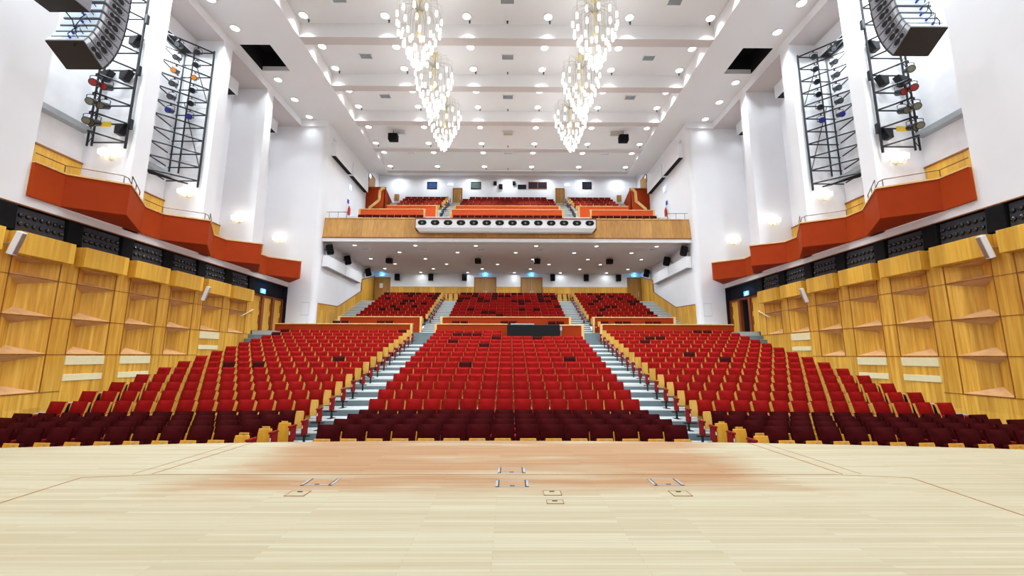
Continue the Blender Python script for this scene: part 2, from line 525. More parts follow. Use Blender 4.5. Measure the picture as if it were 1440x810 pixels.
def puffy_back(m):
    """padded backrest: bulging front, rounded upper corners"""
    b = MB()
    nx, nz = 8, 7
    w, h, t = 0.259, 0.455, 0.075
    def outline(u, v):
        x = (u - .5) * 2 * w; z = v * h
        ww = w * (1 - 0.025 * (v > .86) * ((v - .86) / .14) ** 2 - 0.03 * (1 - v) ** 2)
        return (x * ww / w, z)
    front, back = [], []
    for j in range(nz + 1):
        for i in range(nx + 1):
            u, v = i / nx, j / nz
            x, z = outline(u, v)
            bul = (1 - abs(2 * u - 1) ** 2.4) * (1 - abs(2 * v - 1) ** 2.6)
            front.append(TILT @ Vector((x, -0.004 - 0.062 * bul, z)))
            back.append(TILT @ Vector((x, t - 0.02, z)))
    n = len(front); q = nx + 1
    fs = []
    for j in range(nz):
        for i in range(nx):
            a = j * q + i
            fs.append((a, a + 1, a + q + 1, a + q)); fs.append((n + a, n + a + q, n + a + q + 1, n + a + 1))
    ring = [i for i in range(q)] + [j * q + nx for j in range(1, nz + 1)] + [nz * q + i for i in range(nx - 1, -1, -1)] + [j * q for j in range(nz - 1, 0, -1)]
    for k in range(len(ring)):
        a, c = ring[k], ring[(k + 1) % len(ring)]
        fs.append((c, a, n + a, n + c))
    b.solid(front + back, fs, m)
    return b

def make_seat(kind, colour, pan_wood):
    PAN = globals()['PAN'] if colour != 'maroon' else Matrix.Translation((0, 0, .085)) @ globals()['PAN']
    t = thing('theatre_seat', 'seat', 'seat')
    o = puffy_back(colour).build('backrest', t, smooth=True)
    b = MB()
    sw, sm = (.2595, 'ply') if colour != 'maroon' else (.252, 'maroon')
    b.box(-sw, sw, 0.045, 0.066, -0.10, 0.44, 'ply' if colour != 'maroon' else 'trimwood', TILT)
    for k in (-1, 1):
        x0, x1 = sorted((k * (sw - .012), k * (sw + .002)))
        b.box(x0, x1, 0.004, 0.066, -0.02, 0.43, sm, TILT)
    b.build('back_shell', t, bevel=0.003, seg=1)
    b = MB()
    b.prism([(-0.155, 0), (0.155, 0), (0.18, 0.1), (0.18, 0.36), (0.17, 0.41), (-0.17, 0.41), (-0.18, 0.36), (-0.18, 0.1)],
            -0.012, 0.012, pan_wood, lambda a, z, c: tuple(PAN @ Vector((a, c, z))))
    p = b.build('seat_pan', t, bevel=0.004, seg=1); tag(p, 'tipped-up plywood seat underside')
    b = MB(); b.box(0.03, 0.09, -0.0145, -0.012, 0.35, 0.375, 'chrome', PAN); b.build('number_plate', p)
    rbox(-0.2, 0.2, 0.0, 0.095, 0.02, 0.40, colour, PAN).build('seat_cushion', t, bevel=0.025)
    return t

ARM = {}
def arm_meshes():
    """meshes of the pieces beside a seat: plain arm on one side, or the aisle end with its plywood flap"""
    def keep(key, parts):
        ARM[key] = [(o.name.split('.')[0], o.data) for o in parts]
        for o in parts: bpy.data.objects.remove(o)
    for sx in (-1, 1):
        x = sx * .275
        b = MB(); b.box(x - .026, x + .026, -.27, .02, .47, .53, 'armred'); a = b.build('armrest', bevel=.015)
        b = MB(); b.box(x - .02, x + .02, -.22, -.02, .14, .47, 'black'); st = b.build('standard', bevel=.008)
        b = MB(); b.box(x - .014, x + .014, -.17, -.10, .012, .15, 'iron'); b.box(x - .03, x + .03, -.24, 0, 0, .014, 'iron'); lg = b.build('leg')
        keep((sx, 'plain'), [a, st, lg])
        for kind, w, z0, z1, wd in (('pit', .34, .20, .68, 'ply_amber'), ('tier', .235, .40, .86, 'ply')):
            xa = .285
            def S(v): return sx * v
            b = MB()
            prof = [(S(xa + .02), z0), (S(xa + w - .02), z0), (S(xa + w), z0 + .14), (S(xa + w), z1 - .1), (S(xa + w - .015), z1), (S(xa + .015), z1), (S(xa), z1 - .1), (S(xa), z0 + .14)]
            b.prism(prof, -.012, .012, wd, lambda u, z, c: (u, c - .04 + .1 * (z - z0), z)); fl = b.build('aisle_flap', bevel=.004, seg=1)
            b = MB(); b.box(*sorted((S(xa + .03), S(xa + w - .03))), .0, .05, z0 + .04, z1 - .04, 'darkred'); cu = b.build('flap_cushion', bevel=.015)
            xs = xa + w + .035
            b = MB(); b.box(*sorted((S(xs), S(xs + .06))), -.16, .10, .24, .58, 'armred'); e = b.build('end_standard', bevel=.02)
            b = MB(); b.box(*sorted((S(xs - .01), S(xs + .07))), -.20, .12, .58, .64, 'armred'); ar = b.build('armrest', bevel=.025)
            b = MB(); b.box(*sorted((S(xs + .025), S(xs + .045))), -.167, -.16, .42, .50, 'white'); pl = b.build('row_plate')
            b = MB(); b.box(*sorted((S(xs + .01), S(xs + .05))), -.05, .02, .0, .24, 'iron'); b.box(*sorted((S(xa + .05), S(xs + .16))), -.02, .05, .19, .22, 'iron'); b.box(*sorted((S(xs - .04), S(xs + .1))), -.18, .12, 0, .014, 'iron'); lg = b.build('leg')
            keep((sx, kind), [fl, cu, e, ar, pl, lg])
arm_meshes()

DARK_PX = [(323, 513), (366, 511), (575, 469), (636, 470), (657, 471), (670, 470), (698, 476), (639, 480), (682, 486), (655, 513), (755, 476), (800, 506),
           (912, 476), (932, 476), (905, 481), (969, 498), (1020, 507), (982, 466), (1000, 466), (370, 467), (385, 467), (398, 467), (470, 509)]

class CamPix:
    """projects a hall point to photo pixels, only to find which seats show a darker cover"""
    F, th, yaw = 593.0, math.radians(9.1), math.atan(4 / 593.0)
    @classmethod
    def p(c, x, y, z):
        x -= .13; z -= 1.6
        x, y = x * math.cos(c.yaw) - y * math.sin(c.yaw), y * math.cos(c.yaw) + x * math.sin(c.yaw)
        d = y * math.cos(c.th) + z * math.sin(c.th); u = -y * math.sin(c.th) + z * math.cos(c.th)
        return 720 + c.F * x / d, 405 - c.F * u / d

STUFF = []      # (matrix, colour, end flags)
def stalls_seats():
    base = {}
    seats = []
    for r in range(1, NROW + 1):
        for blk, n in (('left', 13), ('centre', 15), ('right', 13)):
            for i in range(n):
                if blk == 'centre': x = (i - 7) * 0.55
                elif blk == 'left': x = -XB - 0.275 - i * 0.55
                else: x = XB + 0.275 + i * 0.55
                if blk == 'centre' and r >= 17 and x > -0.1: continue
                y = row_y(r) - row_k(r) * x * x - 0.17
                z = row_floor(r)
                px, py = CamPix.p(x, y, z + .75)
                if px < -25 or px > 1465: continue
                seats.append((r, blk, i, n, x, y, z, px, py))
    def nearest(px, py):
        return min(range(len(seats)), key=lambda k: (seats[k][7] - px) ** 2 + ((seats[k][8] - py) * 2.5) ** 2)
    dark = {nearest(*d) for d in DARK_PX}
    order = sorted(range(len(seats)), key=lambda k: (seats[k][0], -abs(seats[k][4])))
    singles = set(order[:302])
    rowname = ['front', 'second', 'third', 'fourth', 'fifth', 'sixth', 'seventh', 'eighth', 'ninth']
    for k, (r, blk, i, n, x, y, z, px, py) in enumerate(seats):
        rz = x * row_k(r) * 2
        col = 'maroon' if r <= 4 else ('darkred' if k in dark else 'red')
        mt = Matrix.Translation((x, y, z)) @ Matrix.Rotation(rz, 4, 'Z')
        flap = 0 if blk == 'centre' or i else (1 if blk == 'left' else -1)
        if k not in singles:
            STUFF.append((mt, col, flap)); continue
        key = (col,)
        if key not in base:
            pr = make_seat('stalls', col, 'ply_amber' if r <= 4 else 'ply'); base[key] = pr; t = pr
        else:
            t = dup(base[key])
            for ch in list(t.children):       # the prototype's arms are set below for every seat
                if ch.name.split('.')[0] in ('armrest', 'standard', 'leg', 'row_plate', 'aisle_flap', 'flap_cushion', 'end_standard'):
                    bpy.data.objects.remove(ch)
        t.location = (x, y, z); t.rotation_euler = (0, 0, rz)
        cname = {'maroon': 'maroon', 'red': 'red', 'darkred': 'dark-covered red'}[col]
        if blk == 'centre':
            ps = ORD[i + 1] + ' from its left aisle'
        else:
            ps = ORD[i + 1] + ' from the stair aisle'
        t['label'] = '%s tip-up seat, %s row, %s block, %s' % (cname, rowname[r - 1], blk, ps)
        t['group'] = 'theatre seats in the stalls'
        out = -1 if blk == 'left' else 1
        arms = [(out, 'plain')]
        if flap: arms.append((flap, 'pit' if r <= 3 else 'tier'))
        elif i == 0: arms.append((-out, 'plain'))
        for a in arms:
            for nm, me in ARM[a]:
                o = bpy.data.objects.new(nm, me); COL.objects.link(o); o.parent = t
                if nm == 'row_plate': o['label'] = 'white row plate'
                if nm == 'aisle_flap': o['label'] = 'plywood flap at the aisle end'
    return seats
stalls_seats()

def rear_seats():
    rnd = random.Random(3)
    def add(x, y, z, p_dark, end):
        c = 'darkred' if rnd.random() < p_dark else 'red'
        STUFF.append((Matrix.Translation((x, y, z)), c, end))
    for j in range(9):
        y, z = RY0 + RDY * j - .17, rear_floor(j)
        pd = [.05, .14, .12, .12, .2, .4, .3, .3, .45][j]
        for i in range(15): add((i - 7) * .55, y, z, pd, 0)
        for s in (-1, 1):
            for i in range(9): add(s * (XB + .30 + i * .55), y, z, pd, -s if i == 0 else 0)
    for s in (-1, 1):                # last row runs on across the aisle heads
        for i in range(3): add(s * (XA + .38 + i * .45), RY0 + RDY * 8 + .3, rear_floor(8), 0.0, 9)
    # pairs of seats against the second parapet
    for px in (-10.9, -8.0, -3.1, 0.1, 3.2, 7.6, 9.6):
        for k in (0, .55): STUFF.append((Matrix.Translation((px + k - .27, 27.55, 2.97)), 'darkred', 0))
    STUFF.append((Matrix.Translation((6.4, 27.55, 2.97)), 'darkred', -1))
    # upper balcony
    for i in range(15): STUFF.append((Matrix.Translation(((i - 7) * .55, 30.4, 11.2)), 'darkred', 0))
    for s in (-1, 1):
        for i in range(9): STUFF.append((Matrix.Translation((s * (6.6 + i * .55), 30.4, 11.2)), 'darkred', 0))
    for j in range(4):
        y, z = 34.45 + .9 * j, 13.67 + .53 * j
        for i in range(15 if j < 3 else 13): STUFF.append((Matrix.Translation(((i - (7 if j < 3 else 6)) * .55, y, z)), 'balc', 0))
        for s in (-1, 1):
            for i in range(7): STUFF.append((Matrix.Translation((s * (5.95 + i * .55), y, z)), 'balc', -s if i == 0 else 0))
rear_seats()
M['balc'] = velvet('balcony_seat_velvet', lin(116, 24, 17), 0.2)

def stuff_seats():
    b = MB()
    Z = Matrix.Identity(4)
    for mt, col, end in STUFF:
        T = mt @ TILT; P = mt @ PAN
        # padded back with a chamfered front
        w = .259
        p = [T @ Vector(q) for q in ((-w + .09, -.05, .09), (w - .09, -.05, .09), (w - .09, -.05, .37), (-w + .09, -.05, .37),
                                     (-w, .0, .0), (w, .0, .0), (w, .0, .455), (-w, .0, .455),
                                     (-w, .06, .0), (w, .06, .0), (w, .06, .455), (-w, .06, .455))]
        b.solid(p, [(0, 1, 2, 3), (4, 5, 1, 0), (5, 6, 2, 1), (6, 7, 3, 2), (7, 4, 0, 3),
                    (9, 5, 4, 8), (10, 6, 5, 9), (11, 7, 6, 10), (8, 4, 7, 11), (8, 11, 10, 9)], col)
        for k in (-1, 1):
            x0, x1 = sorted((k * .250, k * .2625))
            b.box(x0, x1, .006, .068, -.02, .44, 'ply', T)
        b.box(-.18, .18, -.012, .012, .0, .41, 'ply', P)
        b.box(-.2, .2, .012, .09, .02, .40, col if col != 'balc' else 'balc', P)
        b.box(.25, .30, -.27, .02, .47, .53, 'armred', mt)
        b.box(.258, .292, -.22, -.03, .0, .47, 'black', mt)
        if end == 9:
            b.box(-.17, .17, -.16, -.13, .34, .78, 'ply', mt)
        elif end:
            zl, wl = (.40, .52) if mt.translation.y < 26 else (.50, .47)
            for (xa, xb, ya, yb, za, zb, mm) in ((.285, wl, -.03, 0, zl, .84, 'ply'), (.59, .65, -.16, .10, .24, .62, 'armred'), (.61, .635, -.167, -.16, .42, .50, 'white'), (.6, .64, -.05, .02, 0, .24, 'iron'), (.33, .75, -.02, .05, .19, .22, 'iron')):
                x0, x1 = sorted((end * xa, end * xb)); b.box(x0, x1, ya, yb, za, zb, mm, mt)
    o = b.build('theatre_seats', fixn=False)
    tag(o, 'red plywood-edged seats of the upper stalls rows, rear stalls and balcony', 'seats', 'theatre seats in the stalls', 'stuff')
stuff_seats()

# ------------------------------------------------------------------ side walls: oak acoustic panelling
LEV = [(0.45, 1.6), (1.6, 2.74), (2.74, 3.9), (3.9, 4.47)]
NICHES = {0: (0, 1, 2, 3), 1: (0, 1, 2, 3), 2: (1, 2, 3), 3: (1, 2, 3), 4: (1, 2, 3), 5: (2, 3), 6: (2, 3)}
U0 = {i: 10.03 + 1.935 * i for i in range(7)}
NW = 1.36
YEND = 23.62

def oak_wall(s, root):
    def P(u, d, z): return (s * (W + d), u, z)
    b = MB()
    gz = 0.025
    def flat(u0, u1, z0, z1, m='oak'):
        b.face([P(u0, 0, z0), P(u1, 0, z0), P(u1, 0, z1), P(u0, 0, z1)], m)
    u = 7.0
    for i in range(7):
        a, c = U0[i], U0[i] + NW
        flat(u, a, -1.0, 5.12)
        z = -1.0
        for k in NICHES[i]:
            z0, z1 = LEV[k][0] + gz, LEV[k][1] - gz
            if z0 > z: flat(a, c, z, z0)
            # recess: deep near the stage end, running out flat at the far end; floor rises, top falls towards the deep line
            d, t = 0.34, 0.40
            h = (z1 - z0)
            rise = 0.25 if h > .8 else 0.13
            A, Bq, Cq, E_ = P(a, 0, z0), P(c, 0, z0), P(c, 0, z1), P(a, 0, z1)
            pu = a + t * NW
            p, q = P(pu, d, z0 + rise), P(pu, d, z1 - rise * .8)
            b.face([A, Bq, p], 'oak_shelf'); b.face([E_, Cq, q], 'oak_shelf')
            b.face([A, p, q, E_], 'oak'); b.face([Bq, Cq, q, p], 'oak')
            z = z1
        flat(a, c, z, 5.12)
        u = c
    flat(u, YEND, -1.0, 5.12)
    b.face([P(YEND, 0, 2.0), P(YEND, .3, 2.0), P(YEND, .3, 5.12), P(YEND, 0, 5.12)], 'oak')
    o = b.build('oak_panelling', root, fixn=False)
    tag(o, 'golden oak panelling with wedge-shaped recesses')
    # dark joints
    b = MB()
    def strip(u0, u1, z0, z1, m='trimwood'):
        x0, x1 = sorted((s * (W - .012), s * (W + .01)))
        b.box(x0, x1, u0, u1, z0, z1, m)
    lo = {0: .45, 1: .45, 2: 1.6, 3: 1.6, 4: 1.6, 5: 2.74, 6: 2.74}
    for i in range(7):
        for uu in (U0[i], U0[i] + NW):
            strip(uu - .014, uu + .014, lo[i], 4.47)
        nx = U0[i + 1] if i < 6 else YEND
        for z in (0.45, 1.6, 2.74, 3.9):
            if z >= lo[i] - .01:
                strip(U0[i] - .0, U0[i] + NW, z - .018, z + .018)
                if i == 6 or z >= min(lo[i], lo[min(6, i + 1)]):
                    strip(U0[i] + NW, nx, z - .01, z + .01)
    o = b.build('joint_strip', root)
    tag(o, 'dark brown joint strips', kind='stuff')

def cream_boards(s):
    for i, zs in ((2, ((1.27, 1.56), (.76, .97))), (3, ((1.27, 1.56), (.76, .97))), (5, ((2.36, 2.69), (1.86, 2.06)))):
        for k, (z0, z1) in enumerate(zs):
            b = MB()
            x0, x1 = sorted((s * (W - .03), s * (W + .005)))
            b.box(x0, x1, U0[i] + .02, U0[i] + NW - .02, z0, z1, 'cream')
            if i == 5 or k == 0:
                pass
            o = b.build('cream_board', bevel=.006, seg=1, origin=(s * W, U0[i], z0))
            place = {2: 'nearest the stage', 3: 'second from the stage', 5: 'farthest from the stage'}[i]
            tag(o, 'cream horizontal board on the %s oak wall, %s of the pair %s' % (SIDE[s], ('upper', 'lower')[k], place), 'wall board', 'cream boards on the oak walls')

def oak_boxes(s):
    for i in range(7):
        a, c = U0[i] - .17, U0[i] + NW + .07
        x0, x1 = sorted((s * (W - .31), s * (W - .003)))
        b = MB(); b.box(x0, x1, a, c, 4.47, 5.12, 'oak_face')
        o = b.build('oak_box', bevel=.008, seg=1, origin=(s * W, a, 4.47))
        tag(o, 'oak box over the %s recess column from the stage on the %s wall' % (ORD[i + 1], SIDE[s]), 'acoustic box', 'oak boxes along the wall tops')

def black_band(s, root):
    """blue-black recess above the oak, with dark soffit"""
    b = MB()
    x = s * (W + .34)
    b.face([(x, 6, 4.9), (x, DEEP, 4.9), (x, DEEP, 5.93), (x, 6, 5.93)], 'navy')
    b.face([(x, 6, 5.93), (x, DEEP, 5.93), (s * W, DEEP, 5.93), (s * W, 6, 5.93)], 'void')
    b.face([(x, 6, 5.1), (x, YEND, 5.1), (s * W, YEND, 5.1), (s * W, 6, 5.1)], 'void')
    b.box(*sorted((s * (W - .015), s * (W + .02))), 6, DEEP, 5.93, 5.965, 'trimwood')
    b.face([(s * (W + .9), YEND, 2.5), (s * (W + .9), DEEP, 2.5), (s * (W + .9), DEEP, 5.2), (s * (W + .9), YEND, 5.2)], 'void')  # black backing stands in for the dark behind the side doors
    b.face([(s * W, YEND, 5.12), (s * (W + .9), YEND, 5.12), (s * (W + .9), DEEP, 5.12), (s * W, DEEP, 5.12)], 'void')
    o = b.build('black_band', root, fixn=False); tag(o, 'blue-black recessed band')

def diffuser_panels(s):
    panel = None
    for i in range(7):
        a, c = U0[i] - .02, U0[i] + 1.32
        label = 'dark panel of black round knobs above the %s oak box from the stage, %s wall' % (ORD[i + 1], SIDE[s])
        t = thing('knob_panel', label, 'acoustic panel', (s * W, a, 5.15), 0, 'knobbed panels above the oak')
        L = c - a
        b = MB()
        q0, q1 = Vector((s * .03, 0, .0)), Vector((s * .09, 0, .74))
        dn = Vector((s * .03, 0, -.02))
        y0, y1 = Vector((0, 0, 0)), Vector((0, L, 0))
        pts = [q0 + y0, q0 + y1, q1 + y1, q1 + y0]
        pts += [p + dn for p in pts]
        b.solid(pts, [(0, 1, 2, 3), (4, 5, 6, 7), (0, 1, 5, 4), (1, 2, 6, 5), (2, 3, 7, 6), (3, 0, 4, 7)], 'diffuser')
        b.build('panel', t)
        nrm = Vector((-s * 1, 0, .08)).normalized()
        kb = MB()
        kb.tube([Vector((0, 0, 0)), nrm * .05, nrm * .075], [.072, .066, .036], 'knob', 12)
        km = kb.build('knob', t, smooth=True)
        first = True
        for rr in (.34, .68):
            for k in range(7):
                pos = q0 + (q1 - q0) * rr + Vector((0, (k + .5) * L / 7, 0))
                if first: km.location = pos; first = False
                else:
                    d = km.copy(); COL.objects.link(d); d.location = pos
        # black padded block beside it
        b = MB()
        x0, x1 = sorted((s * (W - .06), s * (W + .30)))
        b.box(x0, x1, c + .03, c + .50, 5.16, 5.91, 'black')
        o = b.build('black_block', bevel=.03, origin=(s * W, c, 5.16))
        tag(o, 'black cloth-covered block beyond the %s knob panel from the stage, %s wall' % (ORD[i + 1], SIDE[s]), 'acoustic block', 'black blocks between the knobbed panels')

def fin_y(k): return 15.2 + PER * k, 15.86 + PER * k

def white_walls(s):
    root = MB()
    def P(u, d, z): return (s * (W + d), u, z)
    def q(u0, d0, u1, d1, z0, z1, m='white'):
        root.face([P(u0, d0, z0), P(u1, d1, z0), P(u1, d1, z1), P(u0, d0, z1)], m)
    zt = 17.17
    # blank wall by the stage
    q(5.5, 0, 12.0, 0, 5.96, ZC)
    q(5.5, 0, 5.5, 3, -1, ZC)
    # edge beam face, whole length
    q(12.0, 0, DEEP, 0, zt, ZC)
    # strip under the boxes
    q(12.0, 0, DEEP, 0, 5.96, 6.3)
    start = 12.0
    for k in range(4):
        f0, f1 = fin_y(k)
        if k == 3: f0 = DEEP
        # recess
        q(start, 0, start, 1.95, 6.2, zt); q(f0, 1.95, f0, 0, 6.2, zt)
        q(start, 1.95, f0, 1.95, 6.2, zt, 'plaster' if k < 2 else 'white')
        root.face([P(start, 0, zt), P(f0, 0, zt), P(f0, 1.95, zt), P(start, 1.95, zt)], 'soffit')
        root.face([P(start, 0, 6.28), P(f0, 0, 6.28), P(f0, 1.95, 6.28), P(start, 1.95, 6.28)], 'plaster')
        if k < 3:
            q(f0, 0, f1, 0, 6.2, zt); start = f1
    # end face where the hall narrows, with a rounded corner
    n = 8; pts = []
    r = .35
    for i in range(n + 1):
        a = PI / 2 * i / n
        pts.append((W2 + r - r * math.sin(a), DEEP + r - r * math.cos(a)))
    root.face([(s * W, DEEP, -1), (s * pts[0][0], DEEP, -1), (s * pts[0][0], DEEP, ZC), (s * W, DEEP, ZC)], 'white')
    root.face([(s * (W + .4), DEEP, -1), (s * W, DEEP, -1), (s * W, DEEP, 5.93), (s * (W + .4), DEEP, 5.93)], 'navy')
    for i in range(n):
        (x0, y0), (x1, y1) = pts[i], pts[i + 1]
        root.face([(s * x0, y0, 1.9), (s * x1, y1, 1.9), (s * x1, y1, ZC), (s * x0, y0, ZC)], 'white')
    root.face([(s * W2, DEEP + r, 2), (s * W2, BACK + .1, 2), (s * W2, BACK + .1, ZC + 1.2), (s * W2, DEEP + r, ZC + 1.2)], 'white')
    # cornice on the end face
    root.box(*sorted((s * (W2 - .06), s * (W + .02))), DEEP - .12, DEEP, 17.17, ZC, 'white')
    o = root.build('wall_' + SIDE[s], fixn=False)
    struct(o, '%s side wall: white fins above, oak panelling below' % SIDE[s])
    oak_wall(s, o); black_band(s, o)
    # inspection hatch in the end face
    b = MB(); x0, x1 = sorted((s * 13.25, s * 12.75))
    b.box(x0, x1, DEEP - .012, DEEP, 4.15, 4.95, 'white')
    b.box(x0 - .01, x1 + .01, DEEP - .006, DEEP, 4.13, 4.97, 'greymetal')
    c = b.build('inspection_hatch', o)
    # box with a dark slot under the top of each recess
    for k in range(4):
        f0, f1 = fin_y(k)
        if k == 3: f0 = DEEP
        st = 12.0 if k == 0 else fin_y(k - 1)[1]
        b = MB()
        x0, x1 = sorted((s * (W + 1.35), s * (W + 1.94)))
        b.box(x0, x1, st + .01, f0 - (.01 if k < 2 else .55), 16.4, 17.16, 'white')
        b.box(*sorted((s * (W + 1.42), s * (W + 1.93))), st + .02, f0 - (.1 if k < 2 else .6), 16.385, 16.399, 'void')
        b.build('slot_box', o)
        sl = light('recess_fill_light', 'AREA', (s * (W + 1.5), (st + f0) / 2, 16.37), 95 if k < 2 else 10, LCOL, shape='RECTANGLE', size=.25, size_y=2.4)  # added fill for the recess, no lamp shows in the slot
        sl.data.spread = math.radians(170)
    # wood panelling at the back of each box, with a brown cap
    for k in range(4):
        f0, f1 = fin_y(k)
        if k == 3: f0 = DEEP
        st = 12.0 if k == 0 else fin_y(k - 1)[1]
        b = MB()
        x0, x1 = sorted((s * (W + 1.88), s * (W + 1.95)))
        b.box(x0, x1, st + .02, f0 - .02, 6.28, 8.72, 'oak_face')
        b.box(*sorted((s * (W + 1.84), s * (W + 1.95))), st + .02, f0 - .02, 8.72, 8.78, 'trimwood')
        if k < 2:
            b2 = MB()
            b2.box(*sorted((s * (W + 1.62), s * (W + 1.94))), st + .02, f0 - .1, 9.95 - .08 * k, 10.15 - .08 * k, 'greymetal')
            b2.build('steel_channel', o)
        b.build('oak_lining', o)
for s in (-1, 1):
    white_walls(s); cream_boards(s); oak_boxes(s); diffuser_panels(s)

# side doors between the oak wall and the end face
def side_doors(s):
    x = s * (W + .28)
    zb, ztop = 2.97, 5.0
    w = (DEEP - .15 - YEND) / 3
    for k in range(3):
        y0 = YEND + .05 + k * w
        d = thing('door_%d' % ((k + 1) if s < 0 else k + 4), None, None, (x, y0, zb)); struct(d, None)
        fr = MB()
        X0, X1 = sorted((-s * .12, s * .06))
        fr.box(X0, X1, 0, .13, 0, ztop - zb, 'redwood'); fr.box(X0, X1, w - .1, w, 0, ztop - zb, 'redwood')
        fr.box(X0, X1, 0, w, ztop - zb, ztop - zb + .12, 'redwood')
        struct(fr.build('frame', d))
        if s > 0 and k == 1:
            b = MB(); b.box(*sorted((s * .5, s * .52)), -.3, w + .3, -.1, ztop - zb, 'void')  # black sheet stands in for the darkness beyond the open door
            o = b.build('dark_opening_sheet', d)
        else:
            b = MB()
            b.box(*sorted((-s * .02, s * .03)), .13, w - .1, .02, ztop - zb, 'oak_face')
            l = b.build('leaf', d)
            b = MB()
            for zz in (.7, 1.5): b.box(*sorted((-s * .06, -s * .02)), w - .2, w - .1, zz - .25, zz + .25, 'trimwood')
            b.build('handle', l)
for s in (-1, 1): side_doors(s)

# ------------------------------------------------------------------ box balconies along the walls
def box_balcony(s, k):
    f0, f1 = fin_y(k)
    off = PER * k
    st = 12.0 if k == 0 else fin_y(k - 1)[1] + .01
    A, Bp, Cp = (12.9 + off, 0.0), (13.74 + off, -1.44), (15.86 + off, -.12)
    if k == 3: Cp = (DEEP - .01, -.13); A = (12.9 + off - .1, 0.0); Bp = (13.6 + off + .4, -1.5)
    t = thing('box_balcony', 'terracotta box balcony on the %s wall, %s from the stage' % (SIDE[s], ORD[k + 1]), 'balcony', (s * W, A[0], 6.25), 0, 'terracotta box balconies')
    def L(u, d, z): return (s * d, u - A[0], z - 6.25)
    z0, z1 = 6.25, 7.30
    path = [(st, -.11), (A[0], -.11), Bp, Cp]
    b = MB()
    th = .09
    for i, m in ((0, 'terra'), (1, 'terra_dark'), (2, 'terra')):  # middle piece darker: shade of its angle put into the colour
        (u0, d0), (u1, d1) = path[i], path[i + 1]
        n = Vector((d1 - d0, -(u1 - u0))).normalized()     # outward from the hall = +d side
        n = Vector((u1 - u0, d1 - d0)); nn = Vector((-n.y, n.x)).normalized() * th
        if nn.y < 0: nn = -nn
        quad = [(u0, d0), (u1, d1), (u1 + nn.x, d1 + nn.y), (u0 + nn.x, d0 + nn.y)]
        b.prism(quad, z0, z1, m, lambda u, d, z: L(u, d, z))
    b.build('parapet', t)
    b = MB()
    for i in range(3):
        (u0, d0), (u1, d1) = path[i], path[i + 1]
        n = Vector((u1 - u0, d1 - d0)); nn = Vector((-n.y, n.x)).normalized()
        if nn.y < 0: nn = -nn
        o_, q_ = nn * -.03, nn * .105
        quad = [(u0 + o_.x, d0 + o_.y), (u1 + o_.x, d1 + o_.y), (u1 + q_.x, d1 + q_.y), (u0 + q_.x, d0 + q_.y)]
        b.prism(quad, z1, z1 + .05, 'oak_light', lambda u, d, z: L(u, d, z))
    b.build('top_cap', t)
    b = MB()
    b.prism([(A[0] + .02, -.02), (Bp[0], Bp[1] + .01), (Cp[0] - .01, -.02)], z0 - .004, z0 + .03, 'terra_dark', lambda u, d, z: L(u, d, z))
    b.build('underside', t)
    b = MB()
    b.face([L(A[0] + .1, -.12, z0 + .06), L(Bp[0], Bp[1] + .1, z0 + .06), L(Cp[0] - .1, -.12, z0 + .06)], 'riser'); b.build('floor_board', t, fixn=False)
    if k < 2:
        b = MB()
        zr = z1 + .05 + .26
        def pt(i, f, z):
            (u0, d0), (u1, d1) = path[i], path[i + 1]
            return L(u0 + (u1 - u0) * f, d0 + (d1 - d0) * f + .05, z)
        b.tube([pt(0, 0.02, zr), pt(0, 1, zr), pt(1, .5, zr), pt(1, .88, zr), pt(1, .97, zr - .06), pt(2, .15, z1 + .12), pt(2, .3, z1 + .08)], .016, 'rail', 6)
        for (i, f) in ((0, .98), (1, .9)):
            b.tube([pt(i, f, z1 + .05), pt(i, f, zr)], .014, 'rail', 6)
        b.tube([pt(2, .1, z1 + .05), pt(2, .1, zr + .1), pt(2, .62, zr), pt(2, .62, z1 + .05)], .016, 'rail', 6)
        b.tube([pt(2, .36, z1 + .05), pt(2, .36, zr + .04)], .014, 'rail', 6)
        b.build('handrail', t, smooth=True)
for s in (-1, 1):
    for k in range(4): box_balcony(s, k)

# coat hooks behind the nearest left balcony
for i in range(3):
    b = MB(); b.box(0, .03, -.03, .03, -.05, .05, 'chrome')
    b.tube([(0.03, 0, -.02), (.12, 0, -.05), (.13, 0, .06)], .012, 'chrome', 6)
    o = b.build('coat_hook'); o.location = (-(W + 1.88), 14.0 + .42 * i, 8.1)
    tag(o, 'steel coat hook on the oak lining of the nearest left balcony, %s of three' % ORD[i + 1], 'coat hook', 'coat hooks')

# wall sconces
def sconce(s, k):
    f0 = fin_y(k)[0] if k < 3 else DEEP
    t = thing('wall_sconce', 'lit brass wall sconce with glass shades above the %s balcony on the %s' % (ORD[k + 1], SIDE[s]), 'wall lamp', (s * 15.03, f0, 9.1), 0, 'brass wall sconces')
    b = MB(); b.cyl((0, -.001, -.12), (0, -1, 0), .035, .075, 'gold', 14); b.build('back_plate', t, smooth=True)
    for i, dx in enumerate((-.34, -.13, .13, .34)):
        yy = -.22 if abs(dx) < .2 else -.14
        b = MB(); b.tube([(0, -.03, -.12), (dx * .5, yy * .8, -.24), (dx, yy, -.16), (dx, yy, -.02)], .011, 'gold', 6)
        a = b.build('arm', t, smooth=True)
        b = MB(); b.lathe([(.03, 0), (.075, .03), (.085, .2), (.08, .21)], 'shade_on', (dx, yy, -.02), 12)
        b.build('shade', a, smooth=True)
    light('sconce_light', 'POINT', (s * 15.03, f0 - .46, 9.25), 5, (1, .95, .88), shadow_soft_size=.12)
for s in (-1, 1):
    for k in range(4): sconce(s, k)

